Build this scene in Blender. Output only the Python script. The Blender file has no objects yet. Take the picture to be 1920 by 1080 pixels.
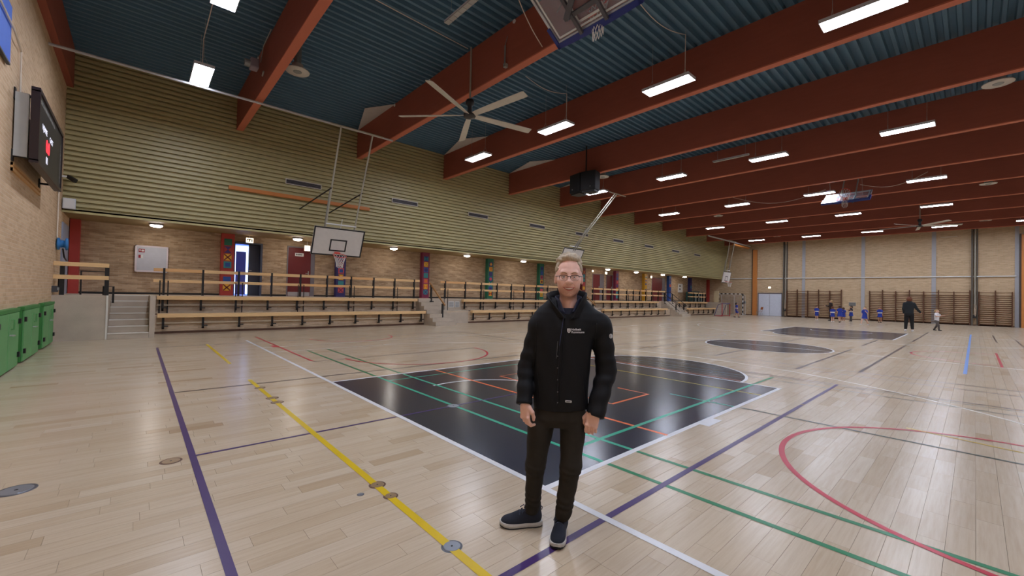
import bpy, bmesh, math, random
import numpy as np
from mathutils import Vector, Matrix

random.seed(7); np.random.seed(7)
C = bpy.context.scene.collection
SC = bpy.context.scene
PI = math.pi

# ------------------------------------------------------------------ camera
F_PX, YAW, PITCH, ROLL, EYE = 781.463, -0.8380994, 0.01610253, 0.0227672, 1.5
_f = Vector((math.sin(YAW)*math.cos(PITCH), math.cos(YAW)*math.cos(PITCH), math.sin(PITCH)))
_r0 = Vector((math.cos(YAW), -math.sin(YAW), 0)); _u0 = _r0.cross(_f)
CAM_R = math.cos(ROLL)*_r0 + math.sin(ROLL)*_u0
CAM_U = -math.sin(ROLL)*_r0 + math.cos(ROLL)*_u0
cam_data = bpy.data.cameras.new('camera'); cam = bpy.data.objects.new('camera', cam_data); C.objects.link(cam)
cam_data.sensor_width = 36.0; cam_data.lens = 36.0*F_PX/1920.0; cam_data.clip_end = 200; cam_data.clip_start = 0.05
cm = Matrix.Identity(4)
for i, v in enumerate((CAM_R, CAM_U, -_f)):
    for j in range(3): cm[j][i] = v[j]
cm[2][3] = EYE
cam.matrix_world = cm
SC.camera = cam

# ------------------------------------------------------------------ world, exposure
w = bpy.data.worlds.new('world'); SC.world = w; w.use_nodes = True
w.node_tree.nodes['Background'].inputs[0].default_value = (0.55, 0.65, 0.8, 1)
w.node_tree.nodes['Background'].inputs[1].default_value = 0.05
SC.view_settings.view_transform = 'Standard'
SC.view_settings.look = 'None'
SC.view_settings.exposure = 1.0
SC.view_settings.gamma = 1.0
SC.view_settings.use_curve_mapping = False
LAMP = 36.0          # radiance of the ceiling panels

def pix(u, v):
    """direction of a photo pixel"""
    return (_f + CAM_R*((u-960)/F_PX) - CAM_U*((v-540)/F_PX))
def on_x(u, v, X):
    d = pix(u, v); return Vector((0, 0, EYE)) + d*(X/d.x)
def on_z(u, v, Z):
    d = pix(u, v); return Vector((0, 0, EYE)) + d*((Z-EYE)/d.z)

# ------------------------------------------------------------------ materials
def lin(c):
    return tuple((x/255/12.92 if x/255 <= 0.04045 else ((x/255+0.055)/1.055)**2.4) for x in c) + (1,)
MATS = {}
def mat(name, rgb, rough=0.5, metal=0.0, var=0.08, scale=8.0, bump=0.0, bscale=60.0, spec=0.5, stretch=None, coat=0.0, trans=0.0, alpha=1.0, emit=0.0):
    if name in MATS: return MATS[name]
    m = bpy.data.materials.new(name); m.use_nodes = True; nt = m.node_tree; N = nt.nodes; L = nt.links
    b = N['Principled BSDF']
    c = lin(rgb)
    tc = N.new('ShaderNodeTexCoord'); mp = N.new('ShaderNodeMapping')
    L.new(tc.outputs['Object'], mp.inputs['Vector'])
    if stretch: mp.inputs['Scale'].default_value = stretch
    no = N.new('ShaderNodeTexNoise'); no.inputs['Scale'].default_value = scale; no.inputs['Detail'].default_value = 3
    L.new(mp.outputs[0], no.inputs['Vector'])
    mx = N.new('ShaderNodeMix'); mx.data_type = 'RGBA'
    mx.inputs['A'].default_value = tuple(x*(1-var) for x in c[:3])+(1,)
    mx.inputs['B'].default_value = tuple(min(1, x*(1+var)) for x in c[:3])+(1,)
    L.new(no.outputs['Fac'], mx.inputs['Factor'])
    L.new(mx.outputs['Result'], b.inputs['Base Color'])
    b.inputs['Roughness'].default_value = rough; b.inputs['Metallic'].default_value = metal
    b.inputs['Specular IOR Level'].default_value = spec
    if coat: b.inputs['Coat Weight'].default_value = coat; b.inputs['Coat Roughness'].default_value = 0.1
    if trans: b.inputs['Transmission Weight'].default_value = trans
    if alpha < 1: b.inputs['Alpha'].default_value = alpha
    if emit: b.inputs['Emission Color'].default_value = c; b.inputs['Emission Strength'].default_value = emit
    if bump:
        n2 = N.new('ShaderNodeTexNoise'); n2.inputs['Scale'].default_value = bscale; n2.inputs['Detail'].default_value = 3
        L.new(mp.outputs[0], n2.inputs['Vector'])
        bp = N.new('ShaderNodeBump'); bp.inputs['Strength'].default_value = bump; bp.inputs['Distance'].default_value = 0.01
        L.new(n2.outputs['Fac'], bp.inputs['Height']); L.new(bp.outputs[0], b.inputs['Normal'])
    MATS[name] = m
    return m

def brick_mat(name, c1, c2, mortar, axis, dark=0.35, dark_rgb=(95, 66, 44)):
    m = bpy.data.materials.new(name); m.use_nodes = True; nt = m.node_tree; N = nt.nodes; L = nt.links
    b = N['Principled BSDF']; b.inputs['Roughness'].default_value = 0.85
    tc = N.new('ShaderNodeTexCoord'); sx = N.new('ShaderNodeSeparateXYZ'); cb = N.new('ShaderNodeCombineXYZ')
    L.new(tc.outputs['Object'], sx.inputs[0])
    L.new(sx.outputs['Y' if axis == 'x' else 'X'], cb.inputs['X']); L.new(sx.outputs['Z'], cb.inputs['Y'])
    br = N.new('ShaderNodeTexBrick'); L.new(cb.outputs[0], br.inputs['Vector'])
    br.inputs['Scale'].default_value = 1.0; br.inputs['Brick Width'].default_value = 0.24; br.inputs['Row Height'].default_value = 0.067
    br.inputs['Mortar Size'].default_value = 0.006; br.inputs['Mortar Smooth'].default_value = 0.3; br.inputs['Bias'].default_value = -0.1
    br.inputs['Color1'].default_value = lin(c1); br.inputs['Color2'].default_value = lin(c2); br.inputs['Mortar'].default_value = lin(mortar)
    # darker clinker bricks, in patches
    no = N.new('ShaderNodeTexNoise'); no.inputs['Scale'].default_value = 1.1; no.inputs['Detail'].default_value = 6; no.inputs['Roughness'].default_value = 0.7
    mp = N.new('ShaderNodeMapping'); mp.inputs['Scale'].default_value = (1.5, 9.0, 1); L.new(cb.outputs[0], mp.inputs[0]); L.new(mp.outputs[0], no.inputs['Vector'])
    rp = N.new('ShaderNodeValToRGB'); rp.color_ramp.elements[0].position = 0.45; rp.color_ramp.elements[0].color = (0, 0, 0, 1)
    rp.color_ramp.elements[1].position = 0.72; rp.color_ramp.elements[1].color = (dark, dark, dark, 1)
    L.new(no.outputs['Fac'], rp.inputs[0])
    mx = N.new('ShaderNodeMix'); mx.data_type = 'RGBA'; L.new(rp.outputs[0], mx.inputs['Factor'])
    L.new(br.outputs['Color'], mx.inputs['A']); mx.inputs['B'].default_value = lin(dark_rgb)
    L.new(mx.outputs['Result'], b.inputs['Base Color'])
    bp = N.new('ShaderNodeBump'); bp.inputs['Strength'].default_value = 0.5; bp.inputs['Distance'].default_value = 0.006
    iv = N.new('ShaderNodeMath'); iv.operation = 'SUBTRACT'; iv.inputs[0].default_value = 1.0; L.new(br.outputs['Fac'], iv.inputs[1])
    L.new(iv.outputs[0], bp.inputs['Height']); L.new(bp.outputs[0], b.inputs['Normal'])
    return m

def emit_mat(name, rgb, strength):
    m = bpy.data.materials.new(name); m.use_nodes = True; N = m.node_tree.nodes
    b = N['Principled BSDF']; b.inputs['Base Color'].default_value = lin(rgb)
    b.inputs['Emission Color'].default_value = lin(rgb); b.inputs['Emission Strength'].default_value = strength
    MATS[name] = m
    return m

# ------------------------------------------------------------------ mesh helpers
class MB:
    def __init__(s): s.v = []; s.f = []
    def add(s, vs, fs):
        o = len(s.v); s.v += [tuple(v) for v in vs]; s.f += [tuple(i+o for i in f) for f in fs]; return s
    def box(s, x0, x1, y0, y1, z0, z1):
        return s.add([(x0,y0,z0),(x1,y0,z0),(x1,y1,z0),(x0,y1,z0),(x0,y0,z1),(x1,y0,z1),(x1,y1,z1),(x0,y1,z1)],
                     [(0,3,2,1),(4,5,6,7),(0,1,5,4),(1,2,6,5),(2,3,7,6),(3,0,4,7)])
    def cbox(s, c, d):
        return s.box(c[0]-d[0]/2, c[0]+d[0]/2, c[1]-d[1]/2, c[1]+d[1]/2, c[2]-d[2]/2, c[2]+d[2]/2)
    def obox(s, c, ax, d):
        """oriented box, ax = three unit vectors"""
        c = Vector(c); vs = []
        for k in ((-1,-1,-1),(1,-1,-1),(1,1,-1),(-1,1,-1),(-1,-1,1),(1,-1,1),(1,1,1),(-1,1,1)):
            vs.append(c + sum((Vector(ax[i])*(k[i]*d[i]/2) for i in range(3)), Vector()))
        return s.add(vs, [(0,3,2,1),(4,5,6,7),(0,1,5,4),(1,2,6,5),(2,3,7,6),(3,0,4,7)])
    def tube(s, pts, r, n=8, cap=True, closed=False):
        pts = [Vector(p) for p in pts]; m = len(pts)
        rs = r if isinstance(r, (list, tuple)) else [r]*m
        o = len(s.v); prev = None
        for i, p in enumerate(pts):
            a = pts[(i-1) % m] if (closed or i > 0) else p; b = pts[(i+1) % m] if (closed or i < m-1) else p
            t = (b-a).normalized()
            if prev is None:
                u = t.orthogonal().normalized()
            else:
                u = (prev - t*prev.dot(t)); u = u.normalized() if u.length > 1e-6 else t.orthogonal().normalized()
            prev = u; w_ = t.cross(u)
            for k in range(n):
                a_ = 2*PI*k/n; s.v.append(tuple(p + (u*math.cos(a_) + w_*math.sin(a_))*rs[i]))
        for i in range(m if closed else m-1):
            j = (i+1) % m
            for k in range(n):
                k2 = (k+1) % n
                s.f.append((o+i*n+k, o+i*n+k2, o+j*n+k2, o+j*n+k))
        if cap and not closed:
            s.f.append(tuple(o+k for k in range(n))[::-1]); s.f.append(tuple(o+(m-1)*n+k for k in range(n)))
        return s
    def lathe(s, prof, c=(0,0,0), n=20, axis='z'):
        o = len(s.v); m = len(prof)
        for r, z in prof:
            for k in range(n):
                a = 2*PI*k/n; x, y = r*math.cos(a), r*math.sin(a)
                p = (x, y, z) if axis == 'z' else ((z, x, y) if axis == 'x' else (x, z, y))
                s.v.append((c[0]+p[0], c[1]+p[1], c[2]+p[2]))
        for i in range(m-1):
            for k in range(n):
                k2 = (k+1) % n; s.f.append((o+i*n+k, o+i*n+k2, o+(i+1)*n+k2, o+(i+1)*n+k))
        s.f.append(tuple(o+k for k in range(n))[::-1]); s.f.append(tuple(o+(m-1)*n+k for k in range(n)))
        return s
    def prism(s, poly, z0, z1):
        n = len(poly); o = len(s.v)
        s.v += [(p[0], p[1], z0) for p in poly] + [(p[0], p[1], z1) for p in poly]
        s.f.append(tuple(o+i for i in range(n))[::-1]); s.f.append(tuple(o+n+i for i in range(n)))
        for i in range(n):
            j = (i+1) % n; s.f.append((o+i, o+j, o+n+j, o+n+i))
        return s
    def extr(s, poly, a, b):
        """poly of 3D points swept from offset a to offset b (vectors)"""
        a, b = Vector(a), Vector(b); n = len(poly); o = len(s.v)
        s.v += [tuple(Vector(p)+a) for p in poly] + [tuple(Vector(p)+b) for p in poly]
        s.f.append(tuple(o+i for i in range(n))[::-1]); s.f.append(tuple(o+n+i for i in range(n)))
        for i in range(n):
            j = (i+1) % n; s.f.append((o+i, o+j, o+n+j, o+n+i))
        return s
    def mesh(s, name, m, smooth=False):
        me = bpy.data.meshes.new(name); me.from_pydata(s.v, [], s.f); me.update()
        if m: me.materials.append(m)
        if smooth: me.polygons.foreach_set('use_smooth', [True]*len(me.polygons))
        return me
    def build(s, name, m, parent=None, smooth=False, fix=True):
        me = s.mesh(name, m, smooth)
        if fix:
            bm = bmesh.new(); bm.from_mesh(me); bmesh.ops.recalc_face_normals(bm, faces=bm.faces); bm.to_mesh(me); bm.free()
            if smooth: me.polygons.foreach_set('use_smooth', [True]*len(me.polygons))
        return link(name, me, parent)
def link(name, me, parent=None):
    o = bpy.data.objects.new(name, me); C.objects.link(o)
    if parent: o.parent = parent
    return o
def bev(o, wdt=0.004, seg=2):
    b = o.modifiers.new('bevel', 'BEVEL'); b.width = wdt; b.segments = seg; b.limit_method = 'ANGLE'
    return o
def tag(o, label=None, cat=None, group=None, kind=None):
    if label: o['label'] = label
    if cat: o['category'] = cat
    if group: o['group'] = group
    if kind: o['kind'] = kind
    return o
def thing(name, label, cat, loc=(0,0,0), rz=0, group=None):
    o = bpy.data.objects.new(name, None); C.objects.link(o); o.location = loc; o.rotation_euler = (0,0,rz)
    o.empty_display_size = 0.1
    return tag(o, label, cat, group)
def dup(root, loc=None, rz=None, label=None, group=None):
    def cp(o, par):
        c = o.copy(); C.objects.link(c); c.parent = par
        for ch in list(o.children): cp(ch, c)
        return c
    r = cp(root, None)
    if loc is not None: r.location = loc
    if rz is not None: r.rotation_euler = (0,0,rz)
    if label: r['label'] = label
    if group: r['group'] = group
    return r
def struct(o): o['kind'] = 'structure'; return o
def text_mesh(name, body, size, m, parent, mw, depth=0.0006, align='LEFT', offset=0.0):
    cu = bpy.data.curves.new(name, 'FONT'); cu.body = body; cu.size = size; cu.extrude = depth; cu.offset = offset; cu.align_x = align; cu.align_y = 'CENTER'
    tmp = bpy.data.objects.new(name, cu); C.objects.link(tmp); bpy.context.view_layer.update()
    me = bpy.data.meshes.new_from_object(tmp.evaluated_get(bpy.context.evaluated_depsgraph_get())); C.objects.unlink(tmp); bpy.data.objects.remove(tmp); bpy.data.curves.remove(cu)
    me.materials.clear(); me.materials.append(m); o = link(name, me, parent); o.matrix_local = mw
    return o
ORD = ['first', 'second', 'third', 'fourth', 'fifth', 'sixth', 'seventh', 'eighth', 'ninth', 'tenth', 'eleventh', 'twelfth', 'thirteenth', 'fourteenth']

# ------------------------------------------------------------------ key dimensions of the hall
Y_NEAR, Y_FAR = -1.65, 46.2
X_CLAD, X_BACK, X_RIGHT = -17.4, -19.45, 9.5
Z_SOFF, Z_BEAM, Z_ROOF = 3.6, 7.08, 8.28
Z_GAL = 1.22
CX = -4.65          # axis of the basketball court
BEAMS = [2.55 + 4.27*i for i in range(10)] + [45.25]
# ================================================================== SHELL
M_brick_gal = brick_mat('gallery_brick', (194,168,138), (164,136,106), (188,170,146), 'x', 0.75, (108,80,56))
M_brick_near = brick_mat('near_brick', (214,184,148), (198,164,126), (216,194,164), 'y', 0.3, (160,120,84))
M_brick_far = brick_mat('far_brick', (212,186,150), (194,166,130), (206,188,162), 'y', 0.35, (150,116,82))
M_brick_tier = brick_mat('tier_brick', (222,200,172), (200,176,146), (206,190,168), 'x', 0.35, (146,116,88))
M_conc = mat('concrete', (192,178,160), 0.85, var=0.2, scale=3.0, bump=0.3, bscale=90)
M_clad = mat('olive_cladding', (184,174,128), 0.45, var=0.06, scale=2)
M_roof = mat('teal_roof_deck', (86,120,142), 0.5, var=0.07, scale=1.2)
M_beam = mat('red_beam_paint', (156,86,70), 0.62, var=0.10, scale=2.2, stretch=(1,6,6), spec=0.3)
M_beamlo = mat('salmon_floor_bounce', (200,116,90), 0.6, var=0.08, scale=2.2, stretch=(1,6,6), spec=0.3)  # lighter beam colour with the floor's bounce light painted in
M_white = mat('white_paint', (224,224,222), 0.45, var=0.03)
M_black = mat('black_metal', (26,25,26), 0.45, var=0.1)
M_steel = mat('grey_steel', (150,152,150), 0.4, metal=0.5, var=0.08)
M_galv = mat('galvanised_steel', (176,178,172), 0.42, metal=0.35, var=0.1, scale=30)
M_wood = mat('pale_pine', (240,200,144), 0.45, var=0.16, scale=6, stretch=(9, 0.7, 9), bump=0.05)
M_wood_x = mat('pale_pine_cross', (214,166,108), 0.5, var=0.16, scale=6, stretch=(0.7, 9, 9))
M_wood_o = mat('orange_pine', (206,132,66), 0.5, var=0.14, scale=5, stretch=(8, 8, 0.7))
M_brown = mat('brown_skirting', (92,62,44), 0.6, var=0.1)

# floor ------------------------------------------------------------
def floor_material():
    m = bpy.data.materials.new('beech_floor'); m.use_nodes = True; nt = m.node_tree; N = nt.nodes; L = nt.links
    b = N['Principled BSDF']
    at = N.new('ShaderNodeAttribute'); at.attribute_name = 'tone'
    rp = N.new('ShaderNodeValToRGB'); e = rp.color_ramp.elements
    e[0].position = 0; e[0].color = lin((174,150,122)); e[1].position = 1; e[1].color = lin((206,191,170))
    k = e.new(0.16); k.color = lin((186,165,137)); k = e.new(0.5); k.color = lin((197,179,154))
    L.new(at.outputs['Fac'], rp.inputs[0])
    tc = N.new('ShaderNodeTexCoord'); mp = N.new('ShaderNodeMapping'); mp.inputs['Scale'].default_value = (26, 1.3, 1)
    L.new(tc.outputs['Object'], mp.inputs[0])
    # grain, shifted per stave
    ad = N.new('ShaderNodeVectorMath'); ad.operation = 'ADD'; cb = N.new('ShaderNodeCombineXYZ')
    mu = N.new('ShaderNodeMath'); mu.operation = 'MULTIPLY'; mu.inputs[1].default_value = 53.0; L.new(at.outputs['Fac'], mu.inputs[0])
    L.new(mu.outputs[0], cb.inputs['Z']); L.new(mp.outputs[0], ad.inputs[0]); L.new(cb.outputs[0], ad.inputs[1])
    no = N.new('ShaderNodeTexNoise'); no.inputs['Scale'].default_value = 2.0; no.inputs['Detail'].default_value = 5; no.inputs['Roughness'].default_value = 0.62
    L.new(ad.outputs[0], no.inputs['Vector'])
    r2 = N.new('ShaderNodeValToRGB'); r2.color_ramp.elements[0].position = 0.3; r2.color_ramp.elements[0].color = (0.90,0.87,0.84,1)
    r2.color_ramp.elements[1].position = 0.62; r2.color_ramp.elements[1].color = (1,1,1,1); L.new(no.outputs['Fac'], r2.inputs[0])
    mx = N.new('ShaderNodeMix'); mx.data_type = 'RGBA'; mx.blend_type = 'MULTIPLY'; mx.inputs['Factor'].default_value = 1
    L.new(rp.outputs[0], mx.inputs['A']); L.new(r2.outputs[0], mx.inputs['B'])
    L.new(mx.outputs['Result'], b.inputs['Base Color'])
    n3 = N.new('ShaderNodeTexNoise'); n3.inputs['Scale'].default_value = 0.9; n3.inputs['Detail'].default_value = 4; L.new(tc.outputs['Object'], n3.inputs['Vector'])
    mr = N.new('ShaderNodeMapRange'); mr.inputs['To Min'].default_value = 0.2; mr.inputs['To Max'].default_value = 0.27; L.new(n3.outputs['Fac'], mr.inputs[0])
    L.new(mr.outputs[0], b.inputs['Roughness']); b.inputs['Specular IOR Level'].default_value = 0.36
    return m
M_floor = floor_material()
M_gap = mat('floor_joint', (120,98,76), 0.7, var=0.05)
floor = struct(MB().box(X_BACK-0.3, X_RIGHT+0.3, Y_NEAR-0.3, Y_FAR+0.3, -0.35, -0.012).build('floor', M_gap))

BW = 0.128
def plank_mesh(rects, tones, name):
    """staves: top face and four sides, joints 1.2 mm wide"""
    g = 0.0007
    vs = []; fs = []; tn = []
    for (x0, x1, y0, y1), t in zip(rects, tones):
        o = len(vs); x0 += g; x1 -= g; y0 += g; y1 -= g
        vs += [(x0,y0,0),(x1,y0,0),(x1,y1,0),(x0,y1,0),(x0,y0,-0.012),(x1,y0,-0.012),(x1,y1,-0.012),(x0,y1,-0.012)]
        fs += [(o,o+1,o+2,o+3),(o,o+4,o+5,o+1),(o+1,o+5,o+6,o+2),(o+2,o+6,o+7,o+3),(o+3,o+7,o+4,o)]
        tn += [t]*5
    me = bpy.data.meshes.new(name); me.from_pydata(vs, [], fs); me.materials.append(M_floor)
    a = me.attributes.new('tone', 'FLOAT', 'FACE'); a.data.foreach_set('value', tn); me.update()
    return me
rects = []; tones = []
rng = random.Random(11)
nx = int((X_RIGHT - X_CLAD)/BW)
for i in range(nx):
    x0 = X_CLAD + i*BW; y = Y_NEAR - rng.random()*0.8
    base = rng.gauss(0.55, 0.04)
    while y < Y_FAR:
        ln = rng.choice((0.42, 0.5, 0.62, 0.75, 0.9)) * rng.uniform(0.9, 1.15)
        y0, y1 = max(y, Y_NEAR), min(y+ln, Y_FAR)
        if y1 - y0 > 0.02:
            rects.append((x0, x0+BW, y0, y1)); tones.append(min(1, max(0, base + rng.gauss(0, 0.10) - (0.35 if rng.random() < 0.06 else 0))))
        y += ln
def seen_size(r):
    cx, cy = (r[0]+r[1])/2, (r[2]+r[3])/2
    d = Vector((cx, cy, -EYE)); z = d.dot(_f)
    if z < 0.6: return 0
    u = 960 + F_PX*d.dot(CAM_R)/z; v = 540 - F_PX*d.dot(CAM_U)/z
    if not (-60 < u < 1980 and -20 < v < 1110): return 0
    return (r[3]-r[2])*BW*EYE/z**3
order = sorted(range(len(rects)), key=lambda k: -seen_size(rects[k]))
near = order[:300]; rest = order[300:]
for k in near:
    link('floor_plank', plank_mesh([rects[k]], [tones[k]], 'floor_plank'), floor)
o = link('floor_planks', plank_mesh([rects[k] for k in rest], [tones[k] for k in rest], 'floor_planks'), floor); o['kind'] = 'stuff'

# court markings: thin paint films on the boards ------------------------------
PAINT = {}
def paint(n, rgb, rough=0.3):
    if n not in PAINT: PAINT[n] = mat('paint_'+n, rgb, rough, var=0.07, scale=3.0, bump=0.02, bscale=25, spec=0.5 if n == 'black' else 0.28)
    return PAINT[n]
paint('white', (222,222,224)); paint('purple', (70,48,100)); paint('yellow', (212,180,34)); paint('green', (32,122,78)); paint('mint', (48,166,132))
paint('orange', (232,110,58)); paint('red', (190,40,62)); paint('blue', (110,156,226)); paint('dark', (66,52,50)); paint('dark_green', (52,66,50)); paint('thinwhite', (226,220,208))
paint('black', (40,45,60), 0.2)
_lay = [0]
def line_poly(pts, wdt, col, name='court_line', z=None, closed=False):
    """a painted stripe following pts"""
    _lay[0] += 1
    z = (0.0012 + 0.00002*_lay[0]) if z is None else z
    P = [Vector((p[0], p[1])) for p in pts]; n = len(P); A = []; B = []
    for i in range(n):
        a = P[i-1] if (i > 0 or closed) else P[i]; b = P[(i+1) % n] if (i < n-1 or closed) else P[i]
        t = (b-a).normalized(); nrm = Vector((-t.y, t.x))*wdt/2
        A.append(P[i]+nrm); B.append(P[i]-nrm)
    m = MB(); m.v = [(p.x, p.y, z) for p in A] + [(p.x, p.y, z) for p in B]
    for i in range(n if closed else n-1):
        j = (i+1) % n; m.f.append((i, n+i, n+j, j))
    return m.build(name, PAINT[col], floor)
def lx(y, x0, x1, col, wdt=0.05): return line_poly([(x0,y),(x1,y)], wdt, col)
def ly(x, y0, y1, col, wdt=0.05): return line_poly([(x,y0),(x,y1)], wdt, col)
def arc(cx, cy, r, a0, a1, col, wdt=0.05, n=40):
    return line_poly([(cx+r*math.cos(math.radians(a0+(a1-a0)*k/n)), cy+r*math.sin(math.radians(a0+(a1-a0)*k/n))) for k in range(n+1)], wdt, col)
def area(poly, col, z=0.0010):
    m = MB(); m.v = [(p[0], p[1], z) for p in poly]; m.f = [tuple(range(len(poly)))]
    return m.build('painted_key_area', PAINT[col], floor)
# long thin lines first, then keys, then stronger lines
for y, c_, w_ in ((11.57,'dark',0.045),(10.94,'dark',0.035),(9.52,'dark',0.045),(9.36,'dark_green',0.03),(8.98,'dark_green',0.035)):
    lx(y, -14.0, 5.2, c_, w_)
ly(-7.6, 0.43, 7.1, 'dark', 0.045); ly(-9.3, 2.8, 7.0, 'dark', 0.04); ly(-12.2, 2.4, 28.7, 'thinwhite', 0.05); ly(-11.2, 2.4, 5.2, 'thinwhite', 0.05)
ly(-13.5, 0.4, 9.5, 'dark', 0.04); ly(-13.5, 11.6, 20.3, 'dark', 0.045); ly(-6.6, 11.0, 17.0, 'dark', 0.045); ly(-7.6, 11.6, 20.3, 'dark', 0.035); ly(-9.3, 15.8, 20.2, 'dark', 0.045)
arc(CX, 3.97, 6.75, 11, 169, 'thinwhite', 0.05, 60); arc(CX, 27.1, 6.75, 191, 349, 'thinwhite', 0.05, 60)
def key(y0, y1, yf, s):
    xl, xr = -7.06, -2.23
    area([(xl,y0),(xr,y0),(xr,y1),(xl,y1)] if s > 0 else [(xl,y1),(xr,y1),(xr,y0),(xl,y0)], 'black')
    area([(CX+1.8*math.cos(PI*k/24), yf+s*1.8*math.sin(PI*k/24)) for k in range(25)], 'black')
key(2.42, 8.22, 8.22, 1); key(28.68, 22.9, 22.9, -1)
area([(CX+1.8*math.cos(2*PI*k/48), 15.55+1.8*math.sin(2*PI*k/48)) for k in range(48)], 'black')
arc(CX, 8.22, 1.8, 0, 180, 'white'); arc(CX, 22.9, 1.8, 180, 360, 'white'); arc(CX, 15.55, 1.8, 0, 360, 'white'); lx(15.6, CX-7.5, CX+7.5, 'thinwhite', 0.05)
lx(8.36, -6.9, -2.9, 'orange', 0.03); lx(8.75, -6.3, -3.0, 'dark_green', 0.03); lx(9.0, -6.2, -3.1, 'dark_green', 0.03)
for x in (-7.06, -2.23): ly(x, 2.4, 8.22, 'white', 0.06)
lx(8.22, -7.06, -2.2, 'white', 0.05);
for x in (-7.06, -2.23): ly(x, 22.9, 28.7, 'white', 0.06)
lx(28.7, -12.1, 2.85, 'white', 0.05); lx(22.9, -7.06, -2.23, 'thinwhite', 0.04)
arc(CX, 27.1, 1.25, 180, 360, 'white', 0.05)
lx(7.38, -7.0, -2.26, 'yellow', 0.035)
arc(CX, 3.95, 1.25, -16, 196, 'white', 0.045)
line_poly([(-2.15,5.05),(-2.15,5.43)], 0.12, 'white')
lx(4.36, -7.0, -2.25, 'orange', 0.05)
line_poly([(-5.0,5.4),(-5.83,5.4),(-5.83,5.0),(-5.0,5.0)], 0.04, 'orange'); line_poly([(-3.95,5.96),(-3.4,5.96),(-3.4,5.0),(-3.95,5.0)], 0.05, 'orange')
lx(3.19, -11.07, -7.1, 'green', 0.05); lx(3.19, -7.0, -2.26, 'mint', 0.05); lx(3.19, -2.2, 1.6, 'green', 0.05)
lx(3.67, -11.13, -7.1, 'green', 0.05); lx(3.67, -7.0, -2.26, 'mint', 0.05); lx(3.67, -2.2, 1.6, 'green', 0.05)
ly(-6.62, 3.2, 8.2, 'mint', 0.035); ly(-2.64, 3.2, 8.2, 'mint', 0.05); ly(-2.64, 8.25, 9.3, 'green', 0.05); lx(6.27, -3.2, -2.26, 'mint', 0.035); lx(6.29, -2.2, 3.5, 'dark_green', 0.045)
lx(0.41, -13.4, -1.65, 'purple', 0.05); ly(-1.67, 0.39, 7.2, 'purple', 0.05); ly(-1.67, 7.25, 9.5, 'purple', 0.05); ly(-1.66, 11.65, 20.35, 'dark', 0.06); ly(-1.65, 22.85, 31.4, 'dark', 0.05)
ly(CX, 0.42, 4.3, 'purple', 0.035); ly(-2.64, 10.95, 17.05, 'dark', 0.05); ly(-2.63, 18.85, 22.4, 'dark', 0.05); ly(CX, 17.6, 20.7, 'dark', 0.04); ly(CX, 11.6, 13.7, 'dark', 0.05)
lx(1.42, -13.6, -9.9, 'yellow', 0.055); lx(1.42, -8.0, 0.8, 'yellow', 0.055)
lx(2.8, -15.0, -9.36, 'red', 0.05); line_poly([(-12.5,2.72),(-12.1,2.72)], 0.1, 'red')
arc(-13.62, 5.25, 1.27, -90, 90, 'red', 0.05); arc(-9.35, 5.25, 1.77, -90, 90, 'red', 0.05); arc(0.43, 5.33, 1.79, 80, 290, 'red', 0.05); line_poly([(0.72,7.1),(3.0,7.25)], 0.05, 'red')
arc(0.45, 17.75, 1.76, 90, 270, 'red', 0.05); ly(0.45, 15.7, 20.2, 'red', 0.05); ly(-0.14, 13.4, 31.6, 'blue', 0.06)
line_poly([(-0.55,6.95),(0.5,6.75),(1.2,5.9)], 0.03, 'yellow'); lx(1.42, -0.1, 0.1, 'yellow', 0.05)
line_poly([(-7.0,16.6),(-7.05,18.2),(-7.2,19.0),(-7.6,19.6)], 0.04, 'dark'); arc(-9.3, 22.6, 2.6, 100, 250, 'thinwhite', 0.05)
ly(0.6, 26.0, 32.0, 'dark', 0.04); ly(1.2, 22.0, 29.0, 'dark', 0.04)

lx(2.4, -14.1, 2.85, 'white', 0.06)

# walls -----------------------------------------------------------------------
wn = struct(MB().box(X_BACK-0.3, X_RIGHT+0.3, Y_NEAR-0.3, Y_NEAR, -0.01, 8.6).build('wall_near', M_brick_near))
wf = struct(MB().box(X_BACK-0.3, X_RIGHT+0.3, Y_FAR, Y_FAR+0.3, -0.01, 8.6).build('wall_far', M_brick_far))
wr = struct(MB().box(X_RIGHT, X_RIGHT+0.3, Y_NEAR, Y_FAR, -0.01, 8.6).build('wall_right', M_brick_gal))
D1 = (2.83, 3.70, 3.28)      # open doorway in the gallery wall
m = MB().box(X_BACK-0.3, X_BACK, Y_NEAR, D1[0], 0.9, Z_SOFF+0.2).box(X_BACK-0.3, X_BACK, D1[1], Y_FAR, 0.9, Z_SOFF+0.2).box(X_BACK-0.3, X_BACK, D1[0], D1[1], D1[2], Z_SOFF+0.2).box(X_BACK-0.3, X_BACK, D1[0], D1[1], 0.9, Z_GAL)
wl = struct(m.build('wall_left', M_brick_gal))
# upper wall with horizontal olive ribs
pitch = 0.147; m = MB(); prof = []
z = Z_SOFF + 0.02
while z < 8.45:
    prof += [(0.0, z), (0.0, z+0.08), (-0.09, z+0.088), (-0.09, z+0.139)]
    z += pitch
y0, y1 = Y_NEAR, Y_FAR
for (a, za), (b, zb) in zip(prof[:-1], prof[1:]):
    m.add([(X_CLAD+a, y0, za), (X_CLAD+b, y0, zb), (X_CLAD+b, y1, zb), (X_CLAD+a, y1, za)], [(0, 1, 2, 3)])
wu = struct(m.build('wall_left_upper', M_clad, fix=False))
struct(MB().box(X_CLAD-0.28, X_CLAD-0.1, Y_NEAR, Y_FAR, Z_SOFF+0.01, 8.6).build('wall_left_core', M_clad))
wu_f = MB().box(X_CLAD-0.04, X_CLAD+0.012, Y_NEAR, Y_FAR, Z_SOFF-0.03, Z_SOFF+0.03).build('edge_flashing', mat('pale_olive', (196,186,134), 0.45), wu)
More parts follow.
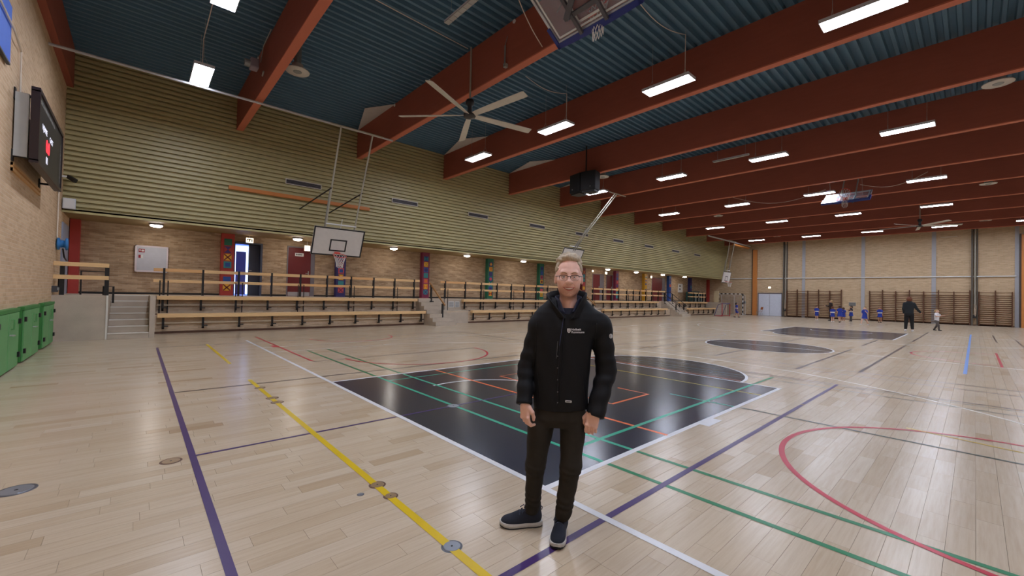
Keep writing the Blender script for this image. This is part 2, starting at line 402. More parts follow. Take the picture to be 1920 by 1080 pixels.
M_soff = mat('soffit_paint', (150,128,86), 0.7)
struct(MB().box(X_BACK, X_CLAD, Y_NEAR, Y_FAR, Z_SOFF, Z_SOFF+0.08).build('ceiling_gallery', M_soff))
# roof deck: trapezoidal ribs running along the hall
m = MB(); prof = []; x = X_CLAD - 0.3; rp_ = 0.232
while x < X_RIGHT+0.3:
    prof += [(x, Z_ROOF), (x+0.075, Z_ROOF), (x+0.1, Z_ROOF+0.1), (x+0.207, Z_ROOF+0.1)]
    x += rp_
for (xa, za), (xb, zb) in zip(prof[:-1], prof[1:]):
    m.add([(xa, Y_NEAR-0.2, za), (xb, Y_NEAR-0.2, zb), (xb, Y_FAR+0.2, zb), (xa, Y_FAR+0.2, za)], [(0, 1, 2, 3)])
ceiling = struct(m.build('ceiling', M_roof, fix=False))
struct(MB().box(X_BACK-0.3, X_RIGHT+0.3, Y_NEAR-0.3, Y_FAR+0.3, Z_ROOF+0.3, Z_ROOF+0.4).build('ceiling_slab', M_roof))

# seating tiers -----------------------------------------------------------------
TS = [(0.42, 10.1), (11.2, 22.0), (23.3, 33.8), (35.4, 42.5)]
tier = struct(MB().box(X_BACK, -18.2, -0.58, 42.5, -0.01, Z_GAL).build('wall_tier_upper', M_brick_tier))
for a_, b_ in TS: struct(MB().box(-18.2, X_CLAD, a_, b_, -0.01, 0.6).build('wall_tier_lower', M_brick_tier))
m = MB()
for a_, b_ in TS: m.box(X_CLAD, X_CLAD+0.02, a_, b_, 0.0, 0.07)
struct(m.build('baseboard_left', M_brown))
struct(MB().box(X_BACK, X_BACK+0.02, Y_NEAR, D1[0]-0.05, Z_GAL, Z_GAL+0.07).box(X_BACK, X_BACK+0.02, D1[1]+0.05, 42.5, Z_GAL, Z_GAL+0.07).build('baseboard_gallery', M_black))
m = MB()
for a_, b_ in TS: m.box(-18.2, -17.45, a_, b_, 0.6, 0.605)
struct(m.build('floor_tier', M_brown))
struct(MB().box(X_BACK, -16.1, Y_NEAR, -0.58, -0.01, Z_GAL).build('wall_stair_block', M_conc))
struct(MB().box(-18.2, -16.15, 0.30, 0.42, -0.01, Z_GAL).build('wall_stair_cheek', M_conc))
struct(MB().box(X_BACK, -16.1, 42.5, 42.6, -0.01, Z_GAL).build('wall_tier_end', M_conc))
struct(MB().box(-16.1, X_RIGHT, Y_FAR-0.02, Y_FAR, 0, 0.07).build('baseboard_far', M_brown))

# roof beams -------------------------------------------------------------------
M_gus = mat('grey_board', (204,200,198), 0.7)
for i, y in enumerate(BEAMS):
    lab = ('%s deep red laminated roof beam counted from the scoreboard wall' % ORD[i]) if i < 10 else 'last deep red roof beam, right against the far wall'
    t = thing('roof_beam', lab, 'beam', (0, y, 0), 0, 'red roof beams across the hall')
    bev(MB().box(X_CLAD-0.04, X_RIGHT, -0.1, 0.1, Z_BEAM, Z_ROOF-0.003).build('timber', M_beam, t), 0.008)
    bev(MB().box(X_CLAD-0.04, X_RIGHT, -0.102, 0.102, Z_BEAM-0.004, Z_BEAM+0.03).build('bounce_light_strip', M_beamlo, t), 0.004)  # added strip: floor bounce on the underside, put in as lighter colour
    if 0 < i < 5:
        MB().prism([(-17.38,-0.1),(-15.1,-0.75),(-14.0,-0.1)], Z_ROOF-0.03, Z_ROOF-0.012).build('corner_board', M_gus, t)
t = thing('edge_beam', 'brown-red roof beam lying flat against the scoreboard wall', 'beam', (0, Y_NEAR, 0))
MB().box(X_CLAD, X_RIGHT, 0.0, 0.14, Z_BEAM+0.1, Z_ROOF-0.003).build('timber', M_beam, t)
for x, y, lab in ((-14.0,2.35,'first red beam above the light by the scoreboard wall'),(-11.6,6.62,'second red beam above a fan blade tip'),(-7.6,6.62,'second red beam left of the glass backboard'),(-4.0,11.0,'third red beam'),(-12.6,15.2,'fourth red beam near the loudspeakers'),(-9.5,15.2,'fourth red beam, middle'),(-1.9,15.2,'fourth red beam, right part'),(0.2,15.2,'fourth red beam at the right picture edge'),(-14.0,6.62,'second red beam close to the olive wall')):
    q = MB().lathe([(0.0,-0.05),(0.045,-0.05),(0.05,-0.02),(0.05,0.0)], (0,0,0), 10).build('junction_box', M_white)
    q.location = (x, y+0.08, Z_ROOF-0.06); q.rotation_euler = (PI/2, 0, 0)
    tag(q, 'small white round junction box on the ' + lab.replace(' above the light by the scoreboard wall', ''), 'junction box', 'junction boxes on the roof beams')
# ================================================================== CEILING LIGHTS
M_diff = emit_mat('lamp_diffuser', (232,238,255), LAMP)
M_lampbody = mat('lamp_body', (206,206,214), 0.4)
def lamp_proto():
    t = thing('pendant_light', '', 'light', (0,0,0), 0, 'pendant light panels under the roof')
    m = MB().box(-0.625,0.625,-0.2,0.2,0.02,0.075).box(-0.635,-0.622,-0.21,0.21,0,0.075).box(0.622,0.635,-0.21,0.21,0,0.075).box(-0.635,0.635,-0.21,-0.197,0,0.075).box(-0.635,0.635,0.197,0.21,0,0.075)
    m.build('housing', M_lampbody, t)
    MB().box(-0.62,0.62,-0.195,0.195,0.008,0.02).build('diffuser', M_diff, t)
    for s in (-1, 1):
        MB().tube([(s*0.45,0.12,0.07),(s*0.45,0.0,0.32),(s*0.45,0,Z_ROOF-7.0)],0.004,5).tube([(s*0.45,-0.12,0.07),(s*0.45,0.0,0.32)],0.004,5).build('hanging_wire', M_galv, t)
    return t
LP = lamp_proto()
COLS = (-13.45, -9.27, -5.35, -1.46, 2.4, 6.2); ROWS = (1.1, 10.1, 17.95, 25.8, 33.05, 42.2)
cn = ('nearest the olive ribbed wall', 'second from the olive ribbed wall', 'third from the olive ribbed wall', 'fourth from the olive ribbed wall', 'fifth from the olive ribbed wall', 'farthest from the olive ribbed wall')
rn = ('row beside the scoreboard wall', 'row just beyond the big ceiling fan', 'row level with the black loudspeakers', 'row at the far hoisted backboard', 'row before the far ceiling fan', 'row closest to the far brick wall')
first = True
for j, y in enumerate(ROWS):
    for i, x in enumerate(COLS):
        lab = 'lit white pendant light panel, %s, in the %s' % (cn[i], rn[j])
        lab = ' '.join(lab.split()[:16])
        if first: LP.location = (x, y, 7.0); LP['label'] = lab; first = False
        else: dup(LP, (x, y, 7.0), None, lab)
# ================================================================== GALLERY AND SEATING
SEG = [(0.5, 10.03), (12.75, 21.6), (24.0, 32.9), (36.75, 42.45)]
seg_txt = ['in front of the open doorway, first section', 'in the second section behind the man in black', 'third section below the maroon doors', 'in the farthest short section']
rail_z = [(2.01, 2.12), (1.65, 1.75)]
def bench(i, y0, y1, upper):
    X = -17.9 if upper else -17.1; zt = 1.20 if upper else 0.65
    t = thing('bleacher_bench', '%s pine bench of the seating tier, %s' % ('upper' if upper else 'lower', seg_txt[i]), 'bench', (X, y0, 0), 0, 'pine benches along the tiers')
    L = y1-y0
    bev(MB().box(-0.23, 0, 0, L, zt-0.125, zt).build('seat', M_wood, t), 0.006)
    MB().box(-0.22, -0.19, 0, L, zt-0.33, zt-0.285).build('foot_rail', mat('pale_rail', (206,192,166), 0.5), t)
    n = max(2, round((L-0.3)/1.05)); 
    for k in range(n+1):
        y = 0.15 + (L-0.3)*k/n
        m = MB().box(-0.19, -0.14, y-0.03, y+0.03, zt-0.5, zt-0.125).box(-0.22, -0.1, y-0.03, y+0.12, zt-0.42, zt-0.39).box(-0.225 if upper else -0.3, -0.14, y-0.025, y+0.025, zt-0.5, zt-0.46)
        m.build('bracket', M_black, t)
    return t
for i, (a, b) in enumerate(SEG):
    ya = a
    bench(i, a, b, False); bench(i, a if i != 1 else 12.75, b, True)
RAILS = [(0.4, 10.32, [0.67,1.73,2.8,3.88,4.91,5.95,6.96,7.98,9.0,10.02], 'railing above the nearest benches, past the open doorway'),
         (11.51, 21.3, [11.8,13.07,14.14,15.28,16.38,17.43,18.46,19.49,20.5], 'railing above the second bench section'),
         (24.05, 34.7, [24.2,25.43,26.47,27.43,28.54,29.5,30.43,31.38,32.33,33.4,34.6], 'railing in front of the distant maroon doors'),
         (39.0, 42.9, [39.1,40.1,41.1,42.1,42.8], 'short railing at the far end of the gallery')]
M_wood2 = mat('knotty_pine', (232,182,122), 0.45, var=0.2, scale=5, stretch=(9, 0.8, 9))
for y0, y1, posts, txt in RAILS:
    t = thing('gallery_railing', 'two pale pine boards on black posts, ' + txt, 'railing', (-18.3, y0, 0), 0, 'gallery railings')
    for j, (a, b) in enumerate(rail_z):
        # boards of about two metres butt at the posts
        ys = [y0] + [p for k, p in enumerate(posts) if k % 2 == (1-j) and y0+0.6 < p < y1-0.6] + [y1]
        for q, (p0, p1) in enumerate(zip(ys[:-1], ys[1:])):
            bev(MB().box(0.02, 0.06, p0-y0, p1-y0-0.004, a, b).build('rail_board', M_wood if (q+j) % 3 else M_wood2, t), 0.004)
    for k, p in enumerate(posts):
        MB().box(-0.02, 0.075, p-y0-0.03, p-y0+0.03, 0.62 if k % 2 == 0 else Z_GAL, 2.13).build('post', M_black, t)
        if k % 2 == 0:
            MB().tube([(0.14, p-y0-0.1, 0.62), (0.14, p-y0-0.1, 1.71), (0.14, p-y0+0.11, 1.71), (0.14, p-y0+0.11, 0.62)], 0.018, 6).build('hoop', M_black, t)
# short railing by the scoreboard wall
t = thing('gallery_railing', 'short pine railing on the concrete block beside the scoreboard wall', 'railing', (-16.3, -1.65, 0), 0, 'gallery railings')
for a, b in ((2.0, 2.11), (1.65, 1.76)): bev(MB().box(0.02, 0.06, 0.0, 1.06, a, b).build('rail_board', M_wood, t), 0.004)
for p in (0.16, 1.02): MB().box(-0.05, 0.02, p-0.045, p+0.045, Z_GAL, 2.05).build('post', M_black, t)
MB().tube([(-0.9, 0.45, Z_GAL), (-0.9, 0.45, 1.9), (-0.9, 1.0, 1.9), (-0.9, 1.0, Z_GAL)], 0.022, 6).build('hoop', M_black, t)
MB().tube([(-0.3, 0.95, Z_GAL-0.1), (-0.3, 0.95, 1.47), (-0.3, 1.15, 1.47), (-0.3, 1.15, 1.0)], 0.025, 6).build('hoop', M_black, t)

# stairs ------------------------------------------------------------------------
M_nose = mat('white_nosing', (226,222,212), 0.5)
def stairs(label, y0, y1, xb, nosing, rise=0.1743, n=7, tread=0.267):
    t = thing('gallery_stairs', label, 'stairs', (xb, y0, 0), 0, 'concrete stairs up to the gallery')
    for k in range(n):
        st = MB().box(-tread*n if k else -tread*n, -tread*k, 0, y1-y0, rise*k if k else -0.005, rise*(k+1)-0.004).build('step', M_conc, t)
        if nosing:
            MB().box(-tread*k-0.04, -tread*k+0.012, 0, y1-y0, rise*(k+1)-0.03, rise*(k+1)+0.002).build('nosing', M_nose, st)
    return t
stairs('concrete stairs with white nosings beside the scoreboard wall', -0.575, 0.295, -16.1, True, tread=0.2995)
stairs('grey concrete stairs with a wooden handrail after the first bench section', 10.1, 11.2, -16.33, False)
stairs('grey concrete stairs half hidden behind the man in black', 22.0, 23.3, -16.33, False)
stairs('far concrete stairs with black handrails near the last benches', 33.8, 35.4, -16.33, False)
tag(MB().box(-16.098, -16.085, -0.62, -0.58, 0.0, Z_GAL+0.004).build('edge_strip', M_nose), 'white vertical edge strip on the concrete block beside the nosed stairs', 'edge strip')
M_hand = mat('handrail_wood', (176,128,82), 0.45, var=0.15, scale=10)
def handrail(label, y, wood=True, x0=-16.7, x1=-18.1, z0=0.93, z1=1.99):
    t = thing('stair_handrail', label, 'handrail', (x0, y, 0), 0, 'stair handrails')
    L = x1-x0
    d = Vector((L, 0, z1-z0)).normalized(); n_ = Vector((-d.z, 0, d.x))
    if wood: MB().obox((L/2, 0, (z0+z1)/2), (d, Vector((0,1,0)), n_), (1.75, 0.05, 0.07)).build('grip', M_hand, t)
    else: MB().tube([(0.1,0,z0-0.08),(L,0,z1),(L-0.5,0,z1)], 0.025, 6).tube([(0.1,0,z0-0.5),(L,0,z1-0.42)], 0.02, 6).build('grip', M_black, t)
    MB().box(-0.24, -0.16, -0.035, 0.035, 0.18, 1.0).box(-0.32, -0.08, -0.09, 0.09, 0.17, 0.22).build('post', M_black, t)
    MB().box(L+0.1, L+0.18, -0.035, 0.035, 0.95, 1.9).box(L+0.02, L+0.26, -0.09, 0.09, 1.05, 1.1).build('post', M_black, t)
handrail('sloping wooden stair handrail on two black posts, nearest', 10.8)
handrail('sloping wooden stair handrail just right of the man in black', 22.45)
handrail('black steel stair handrail, left one of the far stairs', 33.9, False)
handrail('black steel stair handrail, right one of the far stairs', 35.3, False)
MB_ = MB().box(X_CLAD, X_CLAD+0.03, 11.22, 12.65, 0, 0.56).box(-18.19, X_CLAD, 11.22, 12.7, 0.6, 0.63).box(-18.2, -18.16, 11.22, 12.72, 0.6, Z_GAL)
struct(MB_.build('wall_landing', M_conc))
g = thing('wall_grille', 'pair of small grey ventilation grilles low beside the near stairs', 'grille', (-18.16, 11.95, 0.78))
for yy, w_ in ((0, 0.34), (0.4, 0.28)):
    MB().box(0, 0.02, yy, yy+w_, 0, 0.3).build('frame', M_white, g)
    for k in range(5): MB().box(0.02, 0.028, yy+0.03, yy+w_-0.03, 0.03+k*0.05, 0.06+k*0.05).build('louvre', M_steel, g)

# painted pillars ----------------------------------------------------------------
PC = {'red': (176,60,52), 'green': (44,116,92), 'violet': (78,58,128), 'yellow': (236,176,50), 'teal': (56,140,146), 'blue': (44,84,160), 'pink': (206,86,96), 'maroon': (128,44,76), 'orange': (224,124,50), 'navy': (52,50,112), 'brown': (120,46,40), 'mustard': (206,158,44)}
def pc(n): return mat('pillar_'+n, PC[n], 0.55, var=0.08, scale=5)
def tile(t, z, w_, base, motif=None, col=None):
    b = MB().box(0.0, 0.012, -w_/2, w_/2, z-w_/2, z+w_/2).build('painted_tile', pc(base), t)
    if motif:
        m = MB(); x0, x1 = 0.012, 0.018; q = w_*0.5
        if motif == 'cross':
            for s in (1, -1):
                d = Vector((0, 1, s)).normalized(); n_ = Vector((0, -s, 1)).normalized()
                m.obox((0.015, 0, z), ((1,0,0), d, n_), (0.006, w_*1.3, w_*0.16))
        elif motif == 'square': m.box(x0, x1, -q*0.6, q*0.6, z-q*0.6, z+q*0.6)
        elif motif == 'diamond': m.extr([(x0,0,z-q*0.8),(x0,q*0.8,z),(x0,0,z+q*0.8),(x0,-q*0.8,z)], (0,0,0), (x1-x0,0,0))
        elif motif == 'disc': m.extr([(x0, q*0.75*math.cos(a*PI/8), z+q*0.75*math.sin(a*PI/8)) for a in range(16)], (0,0,0), (x1-x0,0,0))
        elif motif == 'hourglass':
            m.extr([(x0,-q,z-q),(x0,-q*0.05,z),(x0,-q,z+q)], (0,0,0), (x1-x0,0,0)); m.extr([(x0,q,z-q),(x0,q,z+q),(x0,q*0.05,z)], (0,0,0), (x1-x0,0,0))
        m.build('motif', pc(col), b)
PIL = [(2.56, 'red', [('green',0,0),('violet','hourglass','red'),('yellow','cross','brown'),('teal','square','blue'),('red',0,0),('blue',0,0),('yellow','cross','brown')], 'brick-red pillar with coloured painted squares beside the open doorway'),
       (6.85, 'navy', [('violet','square','pink'),('maroon','disc','violet'),('maroon',0,0),('pink','square','blue'),('yellow','hourglass','maroon'),('teal',0,0),('pink','cross','maroon')], 'violet-blue pillar with painted squares below the near backboard'),
       (11.2, 'maroon', [('blue','hourglass','teal'),('yellow','cross','mustard'),('blue','disc','navy'),('teal',0,0),('pink','square','orange'),('yellow','hourglass','orange'),('teal','cross','violet')], 'magenta pillar with painted squares above the near wooden handrail'),
       (15.55, 'green', [('violet','diamond','yellow'),('yellow','cross','orange'),('navy',0,0),('blue','disc','pink'),('teal','hourglass','yellow'),('blue','square','navy'),('yellow','hourglass','red')], 'green pillar with painted squares left of the man in black'),
       (19.9, 'green', [('blue','disc','navy'),('blue',0,0),('pink','square','maroon'),('yellow','square','brown'),('blue',0,0),('pink',0,0),('yellow','square','mustard')], 'green pillar with painted squares touching the man\'s shoulder'),
       (24.35, 'brown', [('brown','cross','orange'),('teal',0,0),('green','disc','teal'),('pink','square','red'),('yellow',0,0),('brown',0,0),('teal',0,0)], 'brown-red pillar with painted squares right of the man\'s head'),
       (28.6, 'maroon', [('violet',0,0),('violet','diamond','blue'),('red','square','pink'),('maroon','disc','violet'),('yellow','hourglass','orange'),('teal',0,0),('teal',0,0)], 'crimson pillar with painted squares between the distant maroon doors'),
       (32.95, 'mustard', [('yellow','disc','teal'),('yellow','square','blue'),('mustard','disc','blue'),('mustard',0,0),('blue',0,0),('pink','square','red'),('orange',0,0)], 'mustard yellow painted pillar left of the last maroon door'),
       (37.3, 'blue', [('navy',0,0),('blue','disc','navy'),('orange','square','pink'),('navy','disc','blue'),('navy',0,0),('blue',0,0),('navy',0,0)], 'dark blue painted pillar at the far stairs'),
       (41.6, 'navy', [('navy',0,0),('violet',0,0),('teal','square','blue'),('navy',0,0),('blue',0,0),('teal',0,0),('navy',0,0)], 'navy painted pillar behind the green covers, last but one')]
for y, col, tl, lab in PIL:
    t = thing('painted_pillar', lab, 'pillar', (-19.2, y, 0), 0, 'painted pillars along the gallery')
    bev(MB().box(-0.25, 0, -0.21, 0.21, Z_GAL, Z_SOFF).build('shaft', pc(col), t), 0.01)
    for k, (b_, mo, mc) in enumerate(tl): tile(t, 3.27-0.29*k, 0.25, b_, mo or None, mc or None)
t = thing('painted_pillar', 'plain brick-red pillar in the gallery corner by the scoreboard wall', 'pillar', (-19.2, -1.5, 0), 0, 'painted pillars along the gallery')
MB().box(-0.25, 0, -0.13, 0.1, Z_GAL, Z_SOFF).build('shaft', pc('red'), t)
t = thing('painted_pillar', 'plain brick-red pillar in the far corner of the gallery', 'pillar', (-19.2, 45.9, 0), 0, 'painted pillars along the gallery')
MB().box(-0.25, 0, -0.13, 0.13, 0.0, Z_SOFF).build('shaft', pc('red'), t)

# doors ----------------------------------------------------------------------------
M_frame = mat('grey_door_frame', (118,112,118), 0.5); M_maroon = mat('maroon_door', (104,26,26), 0.45); M_leaf = mat('slate_door', (74,80,98), 0.5)
M_kick = mat('kick_plate', (178,176,180), 0.35, metal=0.6)
def door(n, y0, y1, zt, sign=True, kick=True, frame_right=0.12):
    d = struct(MB().box(0, 0.03, -0.04, 0.0, 0, zt-Z_GAL+0.05).box(0, 0.03, y1-y0, y1-y0+0.04+frame_right, 0, zt-Z_GAL+0.05).box(0, 0.03, 0, y1-y0, zt-Z_GAL, zt-Z_GAL+0.05).build('door_%d' % n, M_frame))
    d.location = (X_BACK, y0, Z_GAL)
    lf = MB().box(0.002, 0.022, 0.005, y1-y0-0.005, 0.01, zt-Z_GAL-0.005).build('door_leaf', M_maroon, d)
    if kick: MB().box(0.022, 0.026, 0.02, y1-y0-0.02, 0.02, 0.19).build('kick_plate', M_kick, lf)
    MB().box(0.022, 0.05, y1-y0-0.11, y1-y0-0.08, 0.85, 1.1).tube([(0.05,y1-y0-0.095,1.0),(0.075,y1-y0-0.095,1.0),(0.075,y1-y0-0.22,1.0)],0.01,6).build('door_handle', M_galv, lf)
    if sign:
        s_ = MB().box(0.022, 0.027, 0.26, 0.6, zt-Z_GAL-0.36, zt-Z_GAL-0.22).build('door_sign', M_white, lf)
        m = MB()
        for k in range(5): m.box(0.027, 0.029, 0.30+k*0.052, 0.335+k*0.052, zt-Z_GAL-0.32, zt-Z_GAL-0.26)
        m.build('sign_print', M_black, s_)
    return d
door(2, 4.72, 5.62, 3.30); door(3, 25.75, 26.6, 3.2, False, False, 0.5); door(4, 27.5, 28.25, 3.2, False, False, 0.2); door(5, 34.4, 36.2, 3.3, False, False, 0.5)
# the open doorway: a passage with daylight behind
M_pass = mat('passage_wall', (176,190,226), 0.7)
ps = MB()
ps.box(-22.6, -22.5, 2.2, 4.6, Z_GAL, 3.6).box(-22.5, X_BACK-0.3, 2.1, 2.2, Z_GAL, 3.6).box(-22.5, X_BACK-0.3, 4.6, 4.7, Z_GAL, 3.6).box(-22.5, X_BACK-0.3, 2.2, 4.6, 3.6, 3.7).box(-22.5, X_BACK-0.2, 2.2, 4.6, Z_GAL-0.05, Z_GAL)
struct(ps.build('wall_passage', M_pass))
M_day = emit_mat('daylight_glazing', (176,200,255), 2.4)
d1 = struct(MB().box(-0.28, 0.03, -0.05, 0.0, 0, D1[2]-Z_GAL+0.06).box(-0.28, 0.03, D1[1]-D1[0], D1[1]-D1[0]+0.07, 0, D1[2]-Z_GAL+0.06).box(-0.28, 0.03, 0, D1[1]-D1[0], D1[2]-Z_GAL, D1[2]-Z_GAL+0.06).build('door_1', M_leaf))
d1.location = (X_BACK, D1[0], Z_GAL)
lf = MB().box(-0.30, -0.26, 0.50, 0.87, 0.0, D1[2]-Z_GAL).build('door_leaf', M_leaf, d1)
MB().box(-0.26, -0.22, 0.52, 0.62, 1.0, 1.03).build('door_handle', M_galv, lf)
MB().box(-1.3, -1.26, 0.22, 0.58, 0.02, 1.84).build('inner_door_leaf', mat('violet_grey_door', (120,112,156), 0.5), d1)
win = struct(MB().box(-22.49, -22.46, 2.45, 4.3, Z_GAL+0.05, 3.45).build('window_1', M_day))
MB().box(-22.46, -22.44, 3.22, 3.28, Z_GAL+0.05, 3.45).box(-22.46, -22.44, 2.45, 4.3, 2.2, 2.26).build('window_bar', M_white, win)

# lamps on the gallery soffit -------------------------------------------------------
M_bulk = emit_mat('bulkhead_glass', (255,246,236), 20.0)
bl = thing('bulkhead_lamp', '', 'lamp', (0,0,0), 0, 'round lamps under the gallery soffit')
MB().lathe([(0.18,0.05),(0.19,0.045),(0.19,0.0),(0.17,-0.004)], (0,0,0), 24).build('base_ring', mat('lamp_ring', (150,146,160), 0.4, metal=0.4), bl, True)
MB().lathe([(0.165,0.0),(0.16,-0.03),(0.12,-0.055),(0.05,-0.065)], (0,0,0), 24).build('diffuser', M_bulk, bl, True)
names = ['above the white cabinet', 'left of the near backboard', 'right of the near backboard', 'third to the right of the near backboard', 'left of the man\'s hair', 'over the distant maroon doors', 'right of the crimson pillar', 'right of the mustard pillar', 'nearest the far corner']
ys = [0.43, 4.78, 8.95, 13.2, 17.4, 26.1, 30.0, 34.3, 38.4]
for k, (y, nm) in enumerate(zip(ys, names)):
    lab = 'round lit soffit lamp over the gallery, ' + nm
    if k == 0: bl.location = (-18.35, y, Z_SOFF-0.05); bl['label'] = lab
    else: dup(bl, (-18.35, y, Z_SOFF-0.05), None, lab)
# exit signs -------------------------------------------------------------------------
M_exit = emit_mat('exit_sign_face', (255,226,190), 2.6)
def exit_sign(x, y, z, label, pic=True, w_=0.26, h_=0.2, rot=0):
    t = thing('exit_sign', label, 'exit sign', (x, y, z), rot, 'lit exit signs')
    MB().box(-0.03, 0.02, -w_/2, w_/2, -h_/2, h_/2).build('lamp_box', M_white, t)
    f = MB().box(0.02, 0.026, -w_/2+0.01, w_/2-0.01, -h_/2+0.01, h_/2-0.01).build('lit_face', M_exit, t)
    MB().tube([(0,0,h_/2),(0,0,(Z_SOFF-z) if z > 3 else h_/2+0.05)], 0.012, 6).build('stem', M_white, t)
    if pic:
        MB().box(0.026, 0.028, -w_/2+0.035, w_/2-0.035, -h_/2+0.04, h_/2-0.04).build('dark_panel', mat('exit_green', (70,84,60), 0.5), f)
        m = MB()
        for s in (-0.045, 0.04):   # running figure and door pictogram
            m.box(0.028, 0.03, s-0.02, s+0.02, -0.035, 0.005).box(0.028, 0.03, s-0.008, s+0.01, 0.012, 0.03).box(0.028, 0.03, s-0.034, s-0.02, -0.04, -0.02)
        m.build('pictogram', M_exit, f)
    return t
exit_sign(-19.3, 3.28, 3.42, 'lit exit sign with dark pictogram above the open doorway')
exit_sign(-19.3, 5.42, 3.30, 'glowing exit sign above the near maroon door', False, 0.24, 0.24)
exit_sign(-19.3, 27.2, 3.36, 'small glowing exit sign between the distant maroon doors', False)
exit_sign(-19.3, 34.0, 3.36, 'small glowing exit sign above the last maroon door', False)
exit_sign(-19.3, 25.5, 3.42, 'faint exit sign left of the distant maroon doors', False, 0.2, 0.14)

# cabinets and boxes on walls ---------------------------------------------------------
t = thing('fire_hose_cabinet', 'white fire hose cabinet with red symbols on the brick wall', 'cabinet', (X_BACK, -0.08, 2.0))
MB().box(0, 0.1, 0, 0.88, 0, 0.92).box(0.1, 0.115, 0, 0.03, 0, 0.92).box(0.1, 0.115, 0.85, 0.88, 0, 0.92).box(0.1, 0.115, 0, 0.88, 0, 0.03).box(0.1, 0.115, 0, 0.88, 0.89, 0.92).build('frame', mat('cabinet_frame', (226,216,222), 0.45), t)
dr = MB().box(0.1, 0.11, 0.05, 0.84, 0.06, 0.87).build('cabinet_door', mat('cabinet_grey', (196,198,208), 0.4), t)
M_sred = mat('sign_red', (150,30,44), 0.5)
MB().box(0.11, 0.113, 0.09, 0.25, 0.68, 0.8).build('hose_symbol', M_sred, dr)
MB().lathe([(0.0,0.113),(0.035,0.113),(0.035,0.116)], (0,0.20,0.74), 12, 'x').box(0.113, 0.116, 0.105, 0.15, 0.735, 0.77).build('symbol_print', M_white, dr)
MB().box(0.11, 0.113, 0.09, 0.15, 0.48, 0.59).build('extinguisher_symbol', M_sred, dr)
MB().box(0.11, 0.113, 0.155, 0.21, 0.48, 0.59).build('notice', M_white, dr)
t = thing('notice_board', 'small white wall cabinet with two dark marks near the far stairs', 'cabinet', (X_BACK+0.004, 39.3, 2.1))
MB().box(0, 0.08, 0, 0.85, 0, 0.85).build('body', M_white, t)
for z in (0.25, 0.55): MB().box(0.08, 0.085, 0.15, 0.4, z, z+0.14).build('mark', M_black, t)
t = thing('folded_covers', 'dark green covers with white straps piled behind the far railing', 'covers', (-18.75, 40.1, Z_GAL+0.01))
M_cov = mat('green_cover', (24,62,62), 0.7, var=0.2, scale=6)
for k in range(3): bev(MB().box(-0.3, 0.3, k*0.93, k*0.93+0.9, 0, 0.95+0.06*(k % 2)).build('cover', M_cov, t), 0.08, 3)
for k in range(4): MB().box(0.295, 0.31, 0.25+k*0.65, 0.36+k*0.65, 0.02, 0.9).build('strap', M_white, t)
tag(MB().box(-17.35, -16.9, 42.62, 42.68, 0, 2.33).build('partition_panel', mat('pale_plywood', (214,196,158), 0.6)), 'tall pale plywood panel closing the end of the far benches', 'panel')
# ================================================================== THINGS ON THE NEAR WALL
yw = Y_NEAR
t = thing('scoreboard', 'black electronic scoreboard with red digits on the near brick wall', 'scoreboard', (-12.35, yw, 3.63))
bev(MB().box(-1.45, 1.45, 0.22, 0.3, 0, 1.22).build('display_panel', mat('score_panel', (30,30,36), 0.4), t), 0.01)
M_fr = mat('score_frame', (40,22,22), 0.4)
m = MB().box(-1.5, 1.5, 0.21, 0.32, 1.2, 1.27).box(-1.5, 1.5, 0.21, 0.32, -0.04, 0.02).box(-1.5, -1.44, 0.21, 0.32, 0, 1.22).box(1.44, 1.5, 0.21, 0.32, 0, 1.22)
m.build('frame', M_fr, t)
for s in (-1.3, 1.35):
    for z in (0.06, 1.12): MB().box(s-0.02, s+0.02, 0.0, 0.2, z-0.02, z+0.02).box(s-0.05, s+0.05, 0, 0.02, z-0.1, z+0.1).build('wall_arm', M_black, t)
MB().box(1.32, 1.4, 0.02, 0.18, 0.05, 1.15).build('light_tube_box', mat('tube_box', (196,200,200), 0.4), t)
M_led = emit_mat('red_led', (255,40,50), 2.2); M_scw = emit_mat('score_white', (214,214,230), 0.55)
R_ = (PI/2, 0, PI)
for bd, sz, x, z, mm in (('HJEMME', 0.15, 0.78, 0.72, M_scw), ('GÆST', 0.15, 0.0, 0.70, M_scw), ('0:0', 0.34, 0.38, 0.48, M_led), ('00', 0.2, 0.46, 0.22, M_scw)):
    text_mesh('score_text', bd, sz, mm, t, Matrix.Translation((x, 0.3035, z)) @ Matrix.Rotation(PI, 4, 'Z') @ Matrix.Rotation(PI/2, 4, 'X'), 0.001, 'CENTER')
for k in range(7): MB().box(1.28-k*0.24, 1.28-k*0.24-0.2, 0.3, 0.304, 1.06, 1.13).build('sponsor_strip', mat('dim_print', (120,118,112), 0.6), t)
for k in range(9):
    MB().box(1.36, 1.4, 0.3, 0.303, 0.12+k*0.1, 0.18+k*0.1).build('side_print', mat('dim_print', (120,118,112), 0.6), t)
    MB().box(-1.36, -1.28, 0.3, 0.303, 0.12+k*0.1, 0.19+k*0.1).build('side_print', mat('dim_print', (120,118,112), 0.6), t)
t = thing('mounting_board', 'flat wooden mounting frame on the brick wall just below the scoreboard', 'board', (-12.3, yw, 3.42))
MB().box(-1.36, 1.36, 0, 0.035, 0, 0.05).build('lower_rail', M_wood_x, t)
MB().box(-1.36, 1.36, 0, 0.035, 0.09, 0.14).build('upper_rail', M_wood_x, t)
for s in (-1.33, 1.33): MB().box(s-0.03, s+0.03, 0, 0.03, 0.0, 0.14).build('end_piece', M_wood_x, t)
t = thing('blue_banner', 'blue banner edge at the far left above the scoreboard', 'banner', (-9.2, yw, 5.0))
MB().box(-1.1, 1.1, 0.02, 0.05, 0, 0.9).build('cloth', mat('banner_blue', (44,98,204), 0.6), t)
